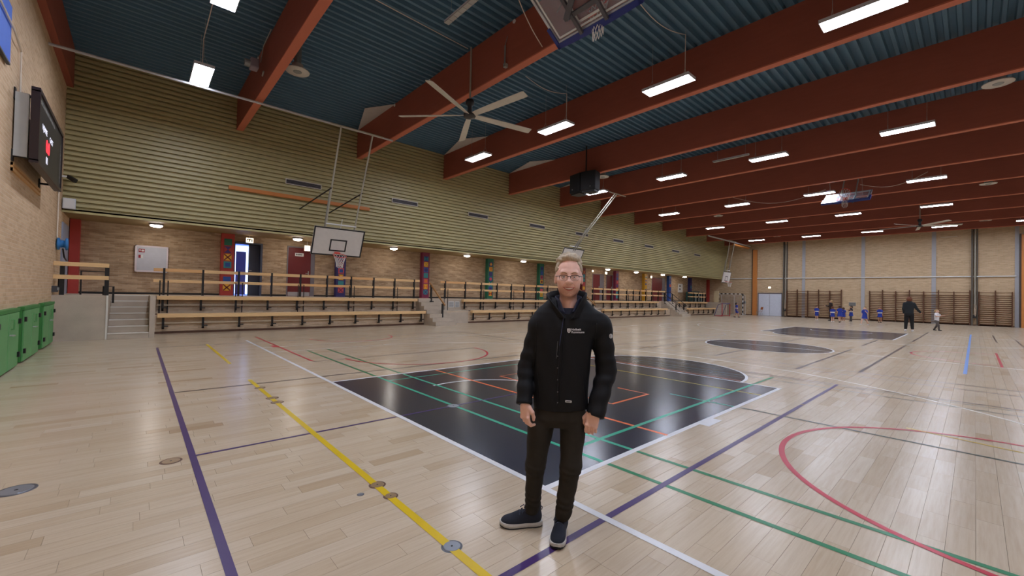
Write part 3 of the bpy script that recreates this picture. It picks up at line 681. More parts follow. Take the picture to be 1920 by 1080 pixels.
MB().box(-1.1, 1.1, 0.015, 0.055, -0.03, 0.0).build('bottom_bar', M_black, t)
tag(MB().tube([(-9.0, yw+0.075, 5.58), (-10.35, yw+0.075, 5.57), (-11.2, yw+0.03, 5.56), (-11.24, yw+0.03, 4.85)], 0.016, 6).build('conduit_pipe', mat('cream_conduit', (222,210,192), 0.5)), 'thin cream conduit running over the blue banner to the scoreboard', 'conduit')
tag(MB().tube([(-16.4, yw+0.03, 4.4), (-16.4, yw+0.03, 2.75)], 0.016, 6).build('conduit_pipe', mat('cream_conduit', (222,210,192), 0.5)), 'thin cream vertical conduit above the blue hose reel', 'conduit')
# green cabinets
M_grn = mat('green_locker', (98,162,98), 0.5, var=0.08, scale=3, bump=0.15, bscale=120); M_grd = mat('green_locker_trim', (52,128,60), 0.5)
for (x0, x1, lab) in ((-14.25, -15.85, 'green steel wall locker in the corner by the concrete block'), (-12.0, -13.7, 'green steel wall locker, middle one of the row'), (-9.9, -11.6, 'green steel wall locker at the left picture edge')):
    t = thing('wall_locker', lab, 'locker', (x0, yw, 0.0), 0, 'green lockers along the near wall')
    w_ = abs(x1-x0)
    MB().box(-w_, 0, 0, 0.06, 0.02, 1.04).build('body', M_grd, t)
    MB().box(-w_-0.01, 0.01, 0, 0.09, 1.0, 1.06).build('top_strip', M_grd, t)
    for k in range(2):
        a = -w_ + 0.03 + k*(w_/2-0.015); b = a + w_/2 - 0.05
        d = bev(MB().box(a, b, 0.06, 0.085, 0.03, 0.99).build('locker_door', M_grn, t), 0.006)
        xe = a+0.04 if k == 0 else b-0.04
        for z in (0.18, 0.78): MB().box(xe-0.04, xe+0.04, 0.085, 0.115, z, z+0.09).build('hinge', M_black, d)
    MB().tube([(-w_/2-0.2, 0.085, 0.72), (-w_/2-0.2, 0.12, 0.72), (-w_/2-0.2, 0.12, 0.88), (-w_/2-0.2, 0.085, 0.88)], 0.012, 6).build('pull_handle', M_grn, t)
    MB().tube([(-w_/2-0.1, 0.085, 0.62), (-w_/2-0.1, 0.14, 0.62), (-w_/2+0.06, 0.14, 0.63)], 0.014, 6).build('latch', M_galv, t)
# corner fittings
t = thing('security_camera', 'small black security camera on a bracket in the corner by the olive wall', 'camera', (-17.2, yw+0.1, 4.5))
MB().tube([(0,-0.1,0.05),(0,0.03,0.05)], 0.03, 8).build('bracket', M_white, t); MB().obox((0.06,0.1,0.0), (Vector((0.6,0.6,-0.5)).normalized(), Vector((-0.7,0.7,0)).normalized(), Vector((0.35,0.35,0.85)).normalized()), (0.24,0.1,0.1)).build('body', M_black, t)
t = thing('junction_cabinet', 'white electrical box at the lower corner of the olive ribbed wall', 'electrical box', (X_CLAD+0.02, yw+0.02, 3.66)); bev(MB().box(0, 0.12, 0, 0.26, 0, 0.3).build('body', mat('box_white', (206,210,218), 0.4), t), 0.01)
MB().box(0.12, 0.13, 0.02, 0.24, 0.02, 0.28).build('lid', M_white, t)
t = thing('hose_reel', 'blue hose reel on the brick wall beside the short railing', 'hose reel', (-16.6, yw, 2.6))
MB().lathe([(0.05,0.02),(0.16,0.02),(0.17,0.06),(0.1,0.08),(0.1,0.16),(0.17,0.18),(0.16,0.22),(0.04,0.23)], (0,0,0), 20, 'y').build('drum', mat('reel_blue', (52,128,196), 0.4), t, True)
MB().tube([(-0.05,0.12,-0.12),(-0.2,0.14,-0.35),(-0.7,0.14,-0.42)], 0.018, 6).build('hose', M_black, t)
t = thing('wall_socket', 'dark grey socket box low on the near wall by the concrete block', 'socket', (-16.2, yw, 1.3))
MB().box(-0.12, 0.12, 0, 0.1, 0, 0.16).build('body', mat('socket_grey', (72,72,76), 0.5), t); MB().box(-0.08, 0.08, 0.1, 0.12, 0.05, 0.12).build('cover', M_galv, t)
MB().tube([(-0.1,0.06,0.05),(-0.3,0.08,0.1),(-0.32,0.08,0.4),(-0.5,0.08,0.45)], 0.015, 6).build('cable', M_black, t)
struct(MB().box(-18.9, -17.5, yw, yw+0.03, Z_GAL, 3.3).build('door_6', mat('grey_blue_door', (150,158,176), 0.5)))
# vents in the olive wall
M_vent = mat('vent_dark', (40,36,44), 0.6); M_vfr = mat('vent_frame', (214,206,196), 0.5)
vy = [4.05, 8.33, 12.52, 16.91, 21.1, 25.3, 29.6, 34.0, 38.2]
vl = ['left of the near backboard poles', 'right of the near backboard poles', 'third from the scoreboard wall', 'fourth from the scoreboard wall', 'hidden by the tilted backboard pole', 'sixth from the scoreboard wall', 'seventh from the scoreboard wall', 'eighth from the scoreboard wall', 'nearest the far wall']
v0 = None
for y, l_ in zip(vy, vl):
    lab = 'long white-framed air vent in the olive wall, ' + l_
    if v0 is None:
        v0 = thing('air_vent', lab, 'vent', (X_CLAD, y, 5.49), 0, 'air vents in the olive wall')
        MB().box(0, 0.03, 0, 1.29, 0, 0.025).box(0, 0.03, 0, 1.29, 0.18, 0.205).box(0, 0.03, 0, 0.025, 0, 0.205).box(0, 0.03, 1.265, 1.29, 0, 0.205).build('frame', M_vfr, v0)
        MB().box(0.0, 0.008, 0.02, 1.27, 0.02, 0.185).build('dark_back', M_vent, v0)
        for k in range(3): MB().box(0.008, 0.022, 0.025, 1.265, 0.05+k*0.05, 0.062+k*0.05).build('slat', mat('vent_slat', (110,104,104), 0.5), v0)
    else: dup(v0, (X_CLAD, y, 5.49), None, lab)
tag(bev(MB().box(X_CLAD, X_CLAD+0.1, 2.27, 7.3, 4.95, 5.08).build('fender_beam', mat('orange_brown_plank', (196,120,58), 0.5, var=0.12, scale=4, stretch=(8,0.6,8))), 0.006), 'long orange-brown timber fixed across the olive ribbed wall behind the near backboard', 'timber')
# ================================================================== HANGING THINGS
M_pole = mat('grey_paint_steel', (176,172,158), 0.45, metal=0.2)
# cross pipes that carry the wall backboards
tag(MB().tube([(-14.14, Y_NEAR, 6.98), (-14.14, 6.75, 6.98)], 0.035, 8).build('carrier_pipe', mat('white_pipe', (196,196,200), 0.4)), 'thin pale steel pipe under the first two red beams carrying the near backboard', 'pipe')
M_net = mat('net_cord', (232,228,222), 0.7); M_rim = mat('rim_red', (214,70,52), 0.4); M_bwhite = mat('board_white', (214,210,204), 0.4); M_bblack = mat('board_black', (30,30,32), 0.5)
def rim_net(par, c, out, side, up, r=0.225, deep=0.42, mrim=None):
    """hoop centred at c, its plane spanned by out/side, net hanging along -up; returns hoop"""
    c, out, side, up = Vector(c), Vector(out), Vector(side), Vector(up)
    ring = [c + (out*math.cos(2*PI*k/24) + side*math.sin(2*PI*k/24))*r for k in range(24)]
    h_ = MB().tube(ring, 0.012, 6, closed=True)
    h_.obox(c - out*(r+0.06), (out, side, up), (0.14, 0.18, 0.04))
    hoop = h_.build('hoop', mrim or M_rim, par)
    m = MB(); n = 12; rows = 6
    g = lambda i, k: c + (out*math.cos(2*PI*(k+0.5*(i % 2))/n) + side*math.sin(2*PI*(k+0.5*(i % 2))/n))*(r*(1-0.5*min(1, i/(rows-1.0))**0.7)) + Vector((0,0,-1))*(deep*i/rows)
    for i in range(rows):
        for k in range(n):
            a = g(i, k); 
            for q in ((g(i+1, k), g(i+1, k-1)) if i % 2 == 0 else (g(i+1, k), g(i+1, k+1))): m.tube([a, q], 0.0055, 4, cap=False)
    m.build('net', M_net, hoop)
def wall_basket(label, yc, pivot, btop, bbot, gap=0.54):
    """white board hung on a swung frame; pivot, btop, bbot are (x, z)"""
    t = thing('wall_backboard', label, 'backboard', (0, yc, 0), 0, 'backboards on swinging frames along the olive wall')
    top, bot = Vector((btop[0], 0, btop[1])), Vector((bbot[0], 0, bbot[1]))
    up = (top-bot).normalized(); side = Vector((0,1,0)); nrm = side.cross(up)
    if nrm.x < 0: nrm = -nrm
    ctr = (top+bot)/2; H = (top-bot).length; W = 1.8
    bd = bev(MB().obox(ctr, (side, up, nrm), (W, H, 0.03)).build('board', M_bwhite, t), 0.004)
    def strip(u0, u1, v0, v1): return MB().obox(ctr + side*((u0+u1)/2) + up*((v0+v1)/2) + nrm*0.016, (side, up, nrm), (u1-u0, v1-v0, 0.004))
    for a in ((-W/2, W/2, H/2-0.05, H/2), (-W/2, W/2, -H/2, -H/2+0.05), (-W/2, -W/2+0.05, -H/2, H/2), (W/2-0.05, W/2, -H/2, H/2),
              (-0.3, 0.3, 0.05, 0.1), (-0.3, 0.3, -0.35, -0.3), (-0.3, -0.25, -0.35, 0.1), (0.25, 0.3, -0.35, 0.1)):
        strip(*a).build('black_border', M_bblack, bd)
    rc = ctr - up*(H/2-0.13) + nrm*(0.225+0.13)
    rim_net(t, rc, nrm, side, up)
    pv = Vector((pivot[0], 0, pivot[1]))
    for s in (-gap, gap):
        sv = side*s
        low = ctr - nrm*0.06 + sv*0.9
        MB().tube([pv+sv, top - nrm*0.05 + sv*0.95], 0.03, 8).build('frame_pole', M_pole, t)
        MB().tube([pv + (top-pv)*0.62 + sv - nrm*0.12, ctr - nrm*0.08 + sv], 0.022, 6).build('rear_pole', M_steel, t)
        if gap > 0.3 and yc < 10: MB().tube([pv + (top-pv)*0.6 + sv, Vector((X_CLAD+0.1, s-0.35, pv.z + (top-pv).z*0.6 - 0.45))], 0.025, 6).build('wall_strut', M_black, t)
    MB().tube([top+up*0.12+side*0.54, top+up*0.12-side*0.54], 0.028, 6).tube([top+up*0.35, top-up*0.1-nrm*0.04], 0.015, 6).build('cross_bar', M_white, t)
    MB().tube([pv+side*0.9, pv-side*0.9], 0.03, 8).build('pivot_pipe', M_pole, t)
    return t
wall_basket('white backboard with red hoop hanging in front of the near gallery', 5.44, (-14.1, 6.98), (-15.4, 3.76), (-15.8, 2.79))
wall_basket('white backboard tilted steeply behind the man\'s hair', 18.75, (-12.75, 6.98), (-15.5, 4.25), (-15.95, 3.32), 0.09)
wall_basket('distant white backboard with orange hoop near the far corner', 41.0, (-15.1, 6.95), (-15.5, 4.1), (-15.68, 3.06))
tag(MB().tube([(-15.2, 36.0, 6.9), (-15.2, 45.9, 6.9)], 0.06, 8).build('carrier_pipe', mat('white_pipe', (196,196,200), 0.4)), 'long pale pipe under the far beams carrying the distant backboard', 'pipe')
tag(MB().box(-15.35, -15.1, 41.6, 45.4, 6.62, 6.75).build('fender_beam', M_wood_o), 'orange timber slung under the pipe in the far corner', 'timber')

# hoisted glass backboards over the keys
M_glass = mat('board_glass', (200,214,230), 0.06, var=0.02, alpha=0.16, spec=0.8)
M_pad = mat('blue_pad', (28,44,120), 0.35)
def hoisted(label, loc, rz):
    ztop = Z_ROOF - loc[2]
    t = thing('hoisted_backboard', label, 'backboard', loc, rz, 'glass backboards hoisted to the roof')
    side = Vector((1,0,0)); up = Vector((0,-0.845,0.535)); nrm = Vector((0,0.535,0.845))   # board lies back, face turned to the roof
    O = Vector((0,0,0)); W, H = 1.8, 1.05
    cc = O + up*(H/2)
    bd = MB().obox(cc, (side, up, nrm), (W-0.02, H-0.02, 0.012)).build('glass', M_glass, t)
    def bar(u0, u1, v0, v1, th, off, nm, m_, par): return MB().obox(O + side*((u0+u1)/2) + up*((v0+v1)/2) + nrm*off, (side, up, nrm), (u1-u0, v1-v0, th)).build(nm, m_, par)
    for a in ((-0.9,0.9,0.0,0.05),(-0.9,0.9,1.0,1.05),(-0.9,-0.85,0,1.05),(0.85,0.9,0,1.05)): bar(*a, 0.05, 0.0, 'frame_bar', mat('alu_frame', (190,192,196), 0.35, metal=0.6), t)
    for a in ((-0.82,0.82,0.075,0.11),(-0.82,0.82,0.94,0.975),(-0.82,-0.785,0.075,0.975),(0.785,0.82,0.075,0.975),(-0.3,-0.255,0.15,0.62),(0.255,0.3,0.15,0.62),(-0.3,0.3,0.575,0.62),(-0.3,0.3,0.15,0.195)):
        bar(*a, 0.004, -0.009, 'white_line', M_white, bd)
    # blue edge padding, thicker to the middle
    m = MB(); prof = []
    for k in range(13):
        x = -0.93 + 1.86*k/12; d = 0.075 + 0.03*math.cos((x/0.93)*PI/2)
        prof.append((x, d))
    for (xa, da), (xb, db) in zip(prof[:-1], prof[1:]):
        for s0, s1 in ((-0.05, 0.05),):
            p = lambda x, v, n_: O + side*x + up*v + nrm*n_
            m.add([p(xa,-da,s0),p(xb,-db,s0),p(xb,0.02,s0),p(xa,0.02,s0),p(xa,-da,s1),p(xb,-db,s1),p(xb,0.02,s1),p(xa,0.02,s1)], [(0,3,2,1),(4,5,6,7),(0,1,5,4),(2,3,7,6),(0,4,7,3),(1,2,6,5)])
    m.build('bottom_pad', M_pad, t)
    for s in (-0.9, 0.9): bar(s-0.035, s+0.035, -0.08, 0.35, 0.1, 0.0, 'side_pad', M_pad, t)
    rim_net(t, O + up*0.15 + nrm*0.36, nrm, side, up, deep=0.62)
    # carrying frame behind (below) the glass, up to the beam
    M_dk = mat('dark_grey_steel', (86,84,88), 0.5)
    for s in (-0.28, 0.28):
        MB().obox(O + side*s + up*0.42 - nrm*0.1, (side, up, nrm), (0.06, 0.85, 0.06)).build('frame_arm', M_dk, t)
        MB().tube([O + side*s + up*0.75 - nrm*0.1, Vector((s, -1.9, ztop))], 0.03, 6).build('hoist_tube', M_pole, t)
    MB().obox(O + up*0.36 - nrm*0.09, (side, up, nrm), (0.9, 0.08, 0.05)).build('frame_cross', M_dk, t)
    MB().obox(O - side*0.15 + up*0.55 - nrm*0.15, ((side+up*0.8).normalized(), (up-side*0.8).normalized(), nrm), (0.6, 0.1, 0.06)).build('locking_lever', M_dk, t)
    MB().obox(O + side*0.35 + up*0.45 - nrm*0.06, (side, up, nrm), (0.18, 0.3, 0.02)).build('red_sticker', mat('sticker_red', (206,52,44), 0.5), t)
    for s in (-1, 1): MB().tube([(0.6*s,-0.4,0.3),(0.62*s,0.0,1.0),(0.64*s,0.66,1.68)], 0.006, 5).build('hoist_wire', M_pole, t)
    return t
hoisted('glass backboard with blue padding hoisted under the roof, at the top picture edge', (CX, 6.1, 6.5), 0)
hoisted('distant hoisted glass backboard under the beams above the far key', (CX+0.45, 25.2, 6.36), PI)

# ceiling fans
M_blade = mat('fan_blade', (206,200,186), 0.5)
def fan(label, loc, a0):
    t = thing('ceiling_fan', label, 'fan', loc, 0, 'large five-bladed ceiling fans')
    MB().tube([(0,0,0.35),(0,0,Z_ROOF-loc[2])], 0.025, 8).build('drop_rod', M_pole, t)
    MB().lathe([(0.05,0.02),(0.07,0.08),(0.06,0.2),(0.07,0.26),(0.11,0.3),(0.12,0.36),(0.1,0.42),(0.04,0.44)], (0,0,0), 20).build('motor_housing', M_black, t, True)
    MB().lathe([(0.05,-0.07),(0.15,-0.06),(0.17,-0.02),(0.17,0.03),(0.08,0.05)], (0,0,0), 24).build('hub', mat('hub_dark', (46,46,46), 0.4), t, True)
    for k in range(5):
        a = math.radians(a0 + 72*k); e1 = Vector((math.cos(a), math.sin(a), 0)); e2 = Vector((-math.sin(a), math.cos(a), 0)); m = MB()
        st = [(0.14,0.06),(0.5,0.085),(1.0,0.095),(1.6,0.1),(1.93,0.1),(1.98,0.085)]
        vs = []
        for r, h_ in st:
            for s, zz in ((-1, 0.025), (1, -0.025)):
                for q in (0.008, -0.008): vs.append(e1*r + e2*(s*h_) + Vector((0,0,zz+q)))
        o = len(vs); fs = []
        for i in range(len(st)-1):
            b0, b1 = i*4, i*4+4
            fs += [(b0,b0+2,b1+2,b1),(b0+1,b1+1,b1+3,b0+3),(b0,b1,b1+1,b0+1),(b0+2,b0+3,b1+3,b1+2)]
        fs += [(0,1,3,2),(o-4,o-2,o-1,o-3)]
        m.add(vs, fs); m.build('blade', M_blade, t)
    return t
fan('large pale five-bladed ceiling fan hanging near the second red beam', (-9.3, 6.66, 6.4), 7)
fan('distant five-bladed ceiling fan before the far brick wall', (-2.33, 36.4, 6.4), 25)

# unlit strip lights, round diffusers, loudspeakers
sl = thing('strip_light', 'unlit strip light between the first two beams, left of the glass backboard', 'light', (-6.9, 4.95, 7.5), 0, 'unlit strip lights')
MB().box(-1.0, 0.45, -0.05, 0.05, 0.0, 0.05).build('housing', M_lampbody, sl)
for k in range(8): MB().box(-0.98+k*0.178, -0.98+k*0.178+0.165, -0.06, 0.06, -0.02, 0.0).build('louvre_cell', mat('louvre_grey', (170,168,164), 0.5), sl)
for s in (-0.8, 0.3): MB().tube([(s,0,0.05),(s,0,Z_ROOF-7.5)], 0.004, 5).build('hanging_wire', M_galv, sl)
dup(sl, (-6.7, 18.6, 7.5), None, 'unlit strip light hanging beside a lit panel beyond the fourth beam')
dd = thing('round_diffuser', '', 'air diffuser', (0,0,0), 0, 'round air diffusers under the roof')
MB().lathe([(0.1,0.0),(0.3,0.0),(0.31,0.02),(0.14,0.06),(0.14,0.2),(0.1,0.22)], (0,0,0), 28).build('flange', mat('diffuser_white', (206,200,190), 0.5), dd, True)
MB().lathe([(0.02,-0.02),(0.1,-0.015),(0.12,0.01),(0.02,0.012)], (0,0,0), 12).build('core', M_steel, dd)
MB().tube([(0,0,0.2),(0,0,Z_ROOF-7.5-0.005)], 0.09, 10).build('duct', mat('duct_grey', (120,118,116), 0.6), dd)
sp = [(-12.5,3.12,'beside the first red beam'),(0.4,17.15,'at the right picture edge'),(-12.5,17.2,'just right of the black loudspeakers'),(0.42,31.1,'right of the far fan'),(-12.4,31.0,'far, under the eighth beam'),(0.48,44.5,'farthest on the right'),(-12.4,44.3,'farthest on the left')]
for k, (x, y, s_) in enumerate(sp):
    lab = 'round white air diffuser hanging under the roof, ' + s_
    if k == 0: dd.location = (x, y, 7.5); dd['label'] = lab
    else: dup(dd, (x, y, 7.5), None, lab)
t = thing('loudspeaker_cluster', 'pair of black loudspeakers hanging in front of the fourth red beam', 'loudspeaker', (-11.75, 14.85, 6.12))
M_spk = mat('speaker_black', (22,23,28), 0.6)
for s in (-1, 1):
    poly = [(0.02*s, -0.36), (0.72*s, -0.22), (0.6*s, 0.3), (0.05*s, 0.3)]
    b = bev(MB().prism(poly if s > 0 else poly[::-1], 0.06, 0.9).build('cabinet', M_spk, t), 0.03)
    MB().prism([(0.06*s,-0.30),(0.66*s,-0.18),(0.56*s,0.26),(0.1*s,0.26)][::s], -0.02, 0.06).build('port_base', M_black, b)
    MB().lathe([(0.0,0.0),(0.02,0.0),(0.02,0.01)], (0.5*s,-0.29,0.2), 8, 'y').build('badge', M_galv, b)
MB().tube([(0,0.05,0.9),(0,0.05,2.16)], 0.03, 8).box(-0.5, 0.5, 0.0, 0.1, 0.88, 0.94).build('hanger', M_black, t)
# cables looping below the roof
M_cable = mat('pale_cable', (214,200,190), 0.6)
def sag(a, b, drop, n=12):
    a, b = Vector(a), Vector(b); return [a.lerp(b, k/n) - Vector((0,0,drop*math.sin(PI*k/n))) for k in range(n+1)]
for pts, lab in ((sag((-9.27,8.7,Z_ROOF-0.05),(-8.8,10.1,8.0),0.15)+[(-8.8,10.1,7.1)], 'pale cable from the roof to the light beyond the big fan'),
                 (sag((-5.0,7.4,Z_ROOF-0.05),(-4.9,10.1,8.15),0.3)+[(-4.9,10.1,7.1)], 'pale cable hanging right of the glass backboard'),
                 (sag((-6.4,5.4,8.2),(-6.6,6.7,7.15),0.15), 'thin pinkish cord hanging from the beam beside the glass backboard'),
                 (sag((-8.9,24.0,7.1),(-4.9,24.9,7.0),0.5), 'long cable drooping left of the distant hoisted backboard'),
                 (sag((-3.6,24.9,7.0),(-1.4,25.6,7.3),0.35), 'cable drooping right of the distant hoisted backboard'),
                 (sag((-9.3,6.55,8.2),(-9.1,0.2,8.22),0.02), 'straight white conduit under the roof leading to the big fan'),
                 (sag((-9.8,1.1,8.2),(-13.3,1.1,7.9),0.1)+[(-13.4,1.1,7.1)], 'cable dropping to the bright light beside the scoreboard wall')):
    tag(MB().tube(pts, 0.011, 5).build('power_cable', M_cable), lab, 'cable', 'cables below the roof')
t = thing('beam_camera', 'grey bracketed projector housing on the side of the first red beam', 'projector', (-13.0, 2.28, 7.55))
bev(MB().box(-0.16, 0.14, -0.2, 0.0, -0.14, 0.12).build('housing', mat('grey_purple_housing', (140,128,140), 0.5), t), 0.03); MB().lathe([(0.09,-0.32),(0.1,-0.2),(0.05,-0.18)], (0,0,-0.02), 14, 'y').build('lens_tube', M_steel, t)
MB().tube([(0.0,0.1,-0.25),(0.35,0.06,-0.28)], 0.02, 6).tube([(0,0.05,0.1),(0.1,0.08,0.5),(0.9,0.1,0.62)], 0.012, 6).build('bracket', M_galv, t)
t = thing('beam_bracket', 'small steel turnbuckle on the second red beam right of the big fan', 'bracket', (-7.85, 6.65, 7.5))
MB().tube([(0,0,-0.25),(0,0,0.2)], 0.02, 6).tube([(0,0,0.2),(0.02,0.05,0.45)], 0.008, 5).build('turnbuckle', M_steel, t); MB().box(-0.04, 0.04, -0.02, 0.1, -0.34, -0.25).build('hook_plate', M_galv, t)
# ================================================================== FAR WALL
yf = Y_FAR
M_col = mat('blue_grey_column', (172,172,176), 0.6, var=0.05)
for x0, w_, s_ in ((-10.82,0.24,'left of the middle'), (-6.54,0.24,'between two sets of wall bars'), (-2.28,0.24,'behind the longest set of wall bars'), (1.88,0.2,'at the right picture edge')):
    tag(MB().box(x0, x0+w_, yf-0.05, yf, 0, Z_BEAM+0.2).build('wall_pilaster', M_col), 'pale blue-grey pilaster on the far brick wall, ' + s_, 'pilaster', 'pilasters on the far wall')
for x0, s_ in ((-15.05, 'left of the white double door'), (2.09, 'at the right picture edge')):
    t = thing('wooden_post', 'tall orange wooden post against the far wall, ' + s_, 'post', (x0, yf-0.22, 0), 0, 'orange posts of the curtain rail')
    bev(MB().box(0.08, 0.45, 0, 0.2, 0, 6.55).build('timber', M_wood_o, t), 0.01); MB().box(0.0, 0.08, 0.02, 0.2, 0, 6.6).build('edge_channel', mat('dark_edge', (74,58,46), 0.6), t)
M_dkpost = mat('dark_steel_post', (92,84,74), 0.5)
for x0, zt, s_ in ((-12.33, 7.2, 'beside the white double door'), (-0.2, 8.0, 'between two wall bars')):
    t = thing('winch_post', 'dark steel winch post with pale tube on the far wall, ' + s_, 'post', (x0, yf-0.2, 0), 0, 'winch posts on the far wall')
    MB().box(0, 0.1, 0, 0.18, 0, zt).build('rail', M_dkpost, t); MB().tube([(0.2,0.08,1.2),(0.2,0.08,zt-0.3)], 0.05, 8).build('tube', M_pole, t)
    MB().box(0.28, 0.34, 0.1, 0.2, 0, zt).build('channel', M_dkpost, t)
    m = MB()
    for k in range(7): m.tube(sag((0.16,-0.04,1.5+0.02*k),(0.26,-0.06,1.5),0.35+0.09*k,8), 0.02, 5)
    m.build('rope_coil', mat('rope', (190,172,150), 0.8, var=0.25, scale=20), t)
    MB().box(0.1, 0.26, -0.04, 0.1, 0.55, 0.8).build('winch', M_black, t)
tag(MB().tube([(X_CLAD, yf-0.09, 3.68), (1.95, yf-0.09, 3.62)], 0.04, 8).build('wall_pipe', M_white), 'long white horizontal pipe across the far brick wall', 'pipe')
d7 = struct(MB().box(-14.52, -14.46, yf-0.06, yf, 0, 2.22).box(-12.47, -12.41, yf-0.06, yf, 0, 2.22).box(-14.52, -12.41, yf-0.06, yf, 2.16, 2.26).build('door_7', M_frame))
for a, b in ((-14.45, -13.5), (-13.48, -12.48)):
    lf = MB().box(a, b, yf-0.05, yf-0.01, 0.01, 2.15).build('door_leaf', mat('white_door', (216,222,236), 0.4), d7)
    MB().tube([(-13.6 if a < -14 else -13.36, yf-0.05, 1.0), (-13.6 if a < -14 else -13.36, yf-0.1, 1.0), (-13.7 if a < -14 else -13.26, yf-0.1, 1.0)], 0.012, 6).build('door_handle', M_galv, lf)
exit_sign(-13.5, yf-0.03, 2.78, 'glowing exit sign above the white double door', False, 0.22, 0.18, -PI/2)
t = thing('ventilation_grille', 'small grey grille on the far wall between two sets of wall bars', 'grille', (-7.12, yf-0.03, 1.2))
MB().box(-0.24, 0.24, 0, 0.03, 0, 0.3).build('frame', M_steel, t)
for k in range(4): MB().box(-0.2, 0.2, -0.012, 0, 0.04+k*0.06, 0.07+k*0.06).build('louvre', mat('louvre_dark', (104,100,100), 0.5), t)
t = thing('wall_telephone', 'small dark box with cable on the far wall left of the orange post', 'wall box', (-15.75, yf-0.08, 1.15)); MB().box(-0.12, 0.12, 0, 0.08, 0, 0.22).build('body', mat('dark_box', (66,68,74), 0.5), t); MB().tube([(-0.1,0.03,0.05),(-0.4,0.04,-0.05)], 0.012, 5).build('cable', M_black, t)
tag(MB().box(-1.8, -0.9, yf-0.06, yf-0.02, 7.0-0.32, 7.0-0.3).build('wall_rail', M_white), 'short thin white rail high on the far wall behind the second fan', 'rail')
# wall bars
M_bar = mat('wall_bar_wood', (118,76,44), 0.5, var=0.14, scale=7, stretch=(0.8,8,8)); M_upr = mat('wall_bar_upright', (96,58,34), 0.55)
bar_me = {}
def wall_bars(label, x0, x1, n):
    t = thing('wall_bars', label, 'wall bars', (x0, yf-0.16, 0), 0, 'gymnastic wall bars')
    bw = (x1-x0)/n
    for k in range(n+1): MB().box(k*bw-0.03, k*bw+0.03, -0.02, 0.16, 0.02, 2.6 if k % 2 else 2.5).build('upright', M_upr, t)
    key_ = round(bw, 3)
    if key_ not in bar_me:
        m_ = MB().tube([(0.02,0,0),(bw-0.02,0,0)], [0.024,0.024], 6); bar_me[key_] = m_.mesh('bar', M_bar, True)
    for k in range(n):
        for j in range(16):
            o = link('bar', bar_me[key_], t); o.location = (k*bw, 0.05 if j < 15 else -0.03, 0.14 + j*0.147 + (0.08 if j == 15 else 0))
    MB().box(0, x1-x0, 0.14, 0.16, 0.02, 0.1).build('base_rail', M_upr, t)
wall_bars('wooden wall bars of five bays right of the white double door', -12.0, -7.88, 5)
wall_bars('longest row of wooden wall bars, behind the man in dark clothes', -5.97, -0.26, 7)
wall_bars('two-bay wooden wall bars at the right picture edge', 0.2, 1.77, 2)
# chair by the double door
t = thing('shell_chair', 'wooden shell chair with thin metal legs before the white double door', 'chair', (-14.2, 45.6, 0), PI*0.75)
M_ply = mat('orange_plywood', (190,112,60), 0.4, var=0.1, scale=5, stretch=(8,1,1))
bev(MB().obox((0,0,0.45), ((1,0,0),(0,1,0.05),(0,-0.05,1)), (0.4,0.4,0.02)).build('seat', M_ply, t), 0.008); bev(MB().obox((0,-0.24,0.72), ((1,0,0),(0,-0.25,0.97),(0,0.97,0.25)), (0.4,0.26,0.018)).build('backrest', M_ply, t), 0.008)
for sx_ in (-1, 1):
    MB().tube([(0.17*sx_,0.16,0.44),(0.21*sx_,0.22,0.0)], 0.011, 6).build('leg', M_galv, t); MB().tube([(0.17*sx_,-0.12,0.44),(0.21*sx_,-0.24,0.0)], 0.011, 6).build('leg', M_galv, t)
    MB().tube([(0.14*sx_,-0.05,0.44),(0.14*sx_,-0.2,0.47),(0.14*sx_,-0.26,0.75)], 0.01, 6).build('back_tube', M_galv, t)
# handball goal
t = thing('handball_goal', 'white handball goal with black bands parked in the far corner', 'goal', (-18.05, 45.4, 0))
def banded(a, b, n, nm):
    a, b = Vector(a), Vector(b); d = (b-a).normalized(); u = Vector((1,0,0)) if abs(d.x) < 0.5 else Vector((0,0,1)); v_ = d.cross(u)
    p = MB().obox((a+b)/2, (d, u, v_), ((b-a).length, 0.08, 0.08)).build(nm, M_white, t)
    for k in range(1, n, 2): MB().obox(a.lerp(b, (k+0.5)/n), (d, u, v_), ((b-a).length/n, 0.084, 0.084)).build('black_band', M_bblack, p)
banded((2.4,0,0), (2.4,0,2.1), 10, 'goal_post'); banded((0.05,0,0), (0.05,0,2.1), 10, 'goal_post'); banded((0.05,0,2.1), (2.44,0,2.1), 12, 'crossbar')
for x in (0.08, 1.35, 2.4): MB().tube([(x,0.0,2.08),(x,0.6,1.95),(x,0.7,0.03),(x,0,0.03)], 0.02, 6).build('support_frame', M_white, t)
m = MB()
for k in range(17): m.tube([(0.05+2.35*k/16,0.02,2.06),(0.05+2.35*k/16,0.6,1.95),(0.05+2.35*k/16,0.7,0.05)], 0.006, 4, cap=False)
for k in range(14): m.tube([(0.05,0.7-0.007*k,0.1+k*0.14),(2.4,0.7-0.007*k,0.1+k*0.14)], 0.006, 4, cap=False)
m.build('net', mat('goal_net', (206,206,214), 0.8), t)
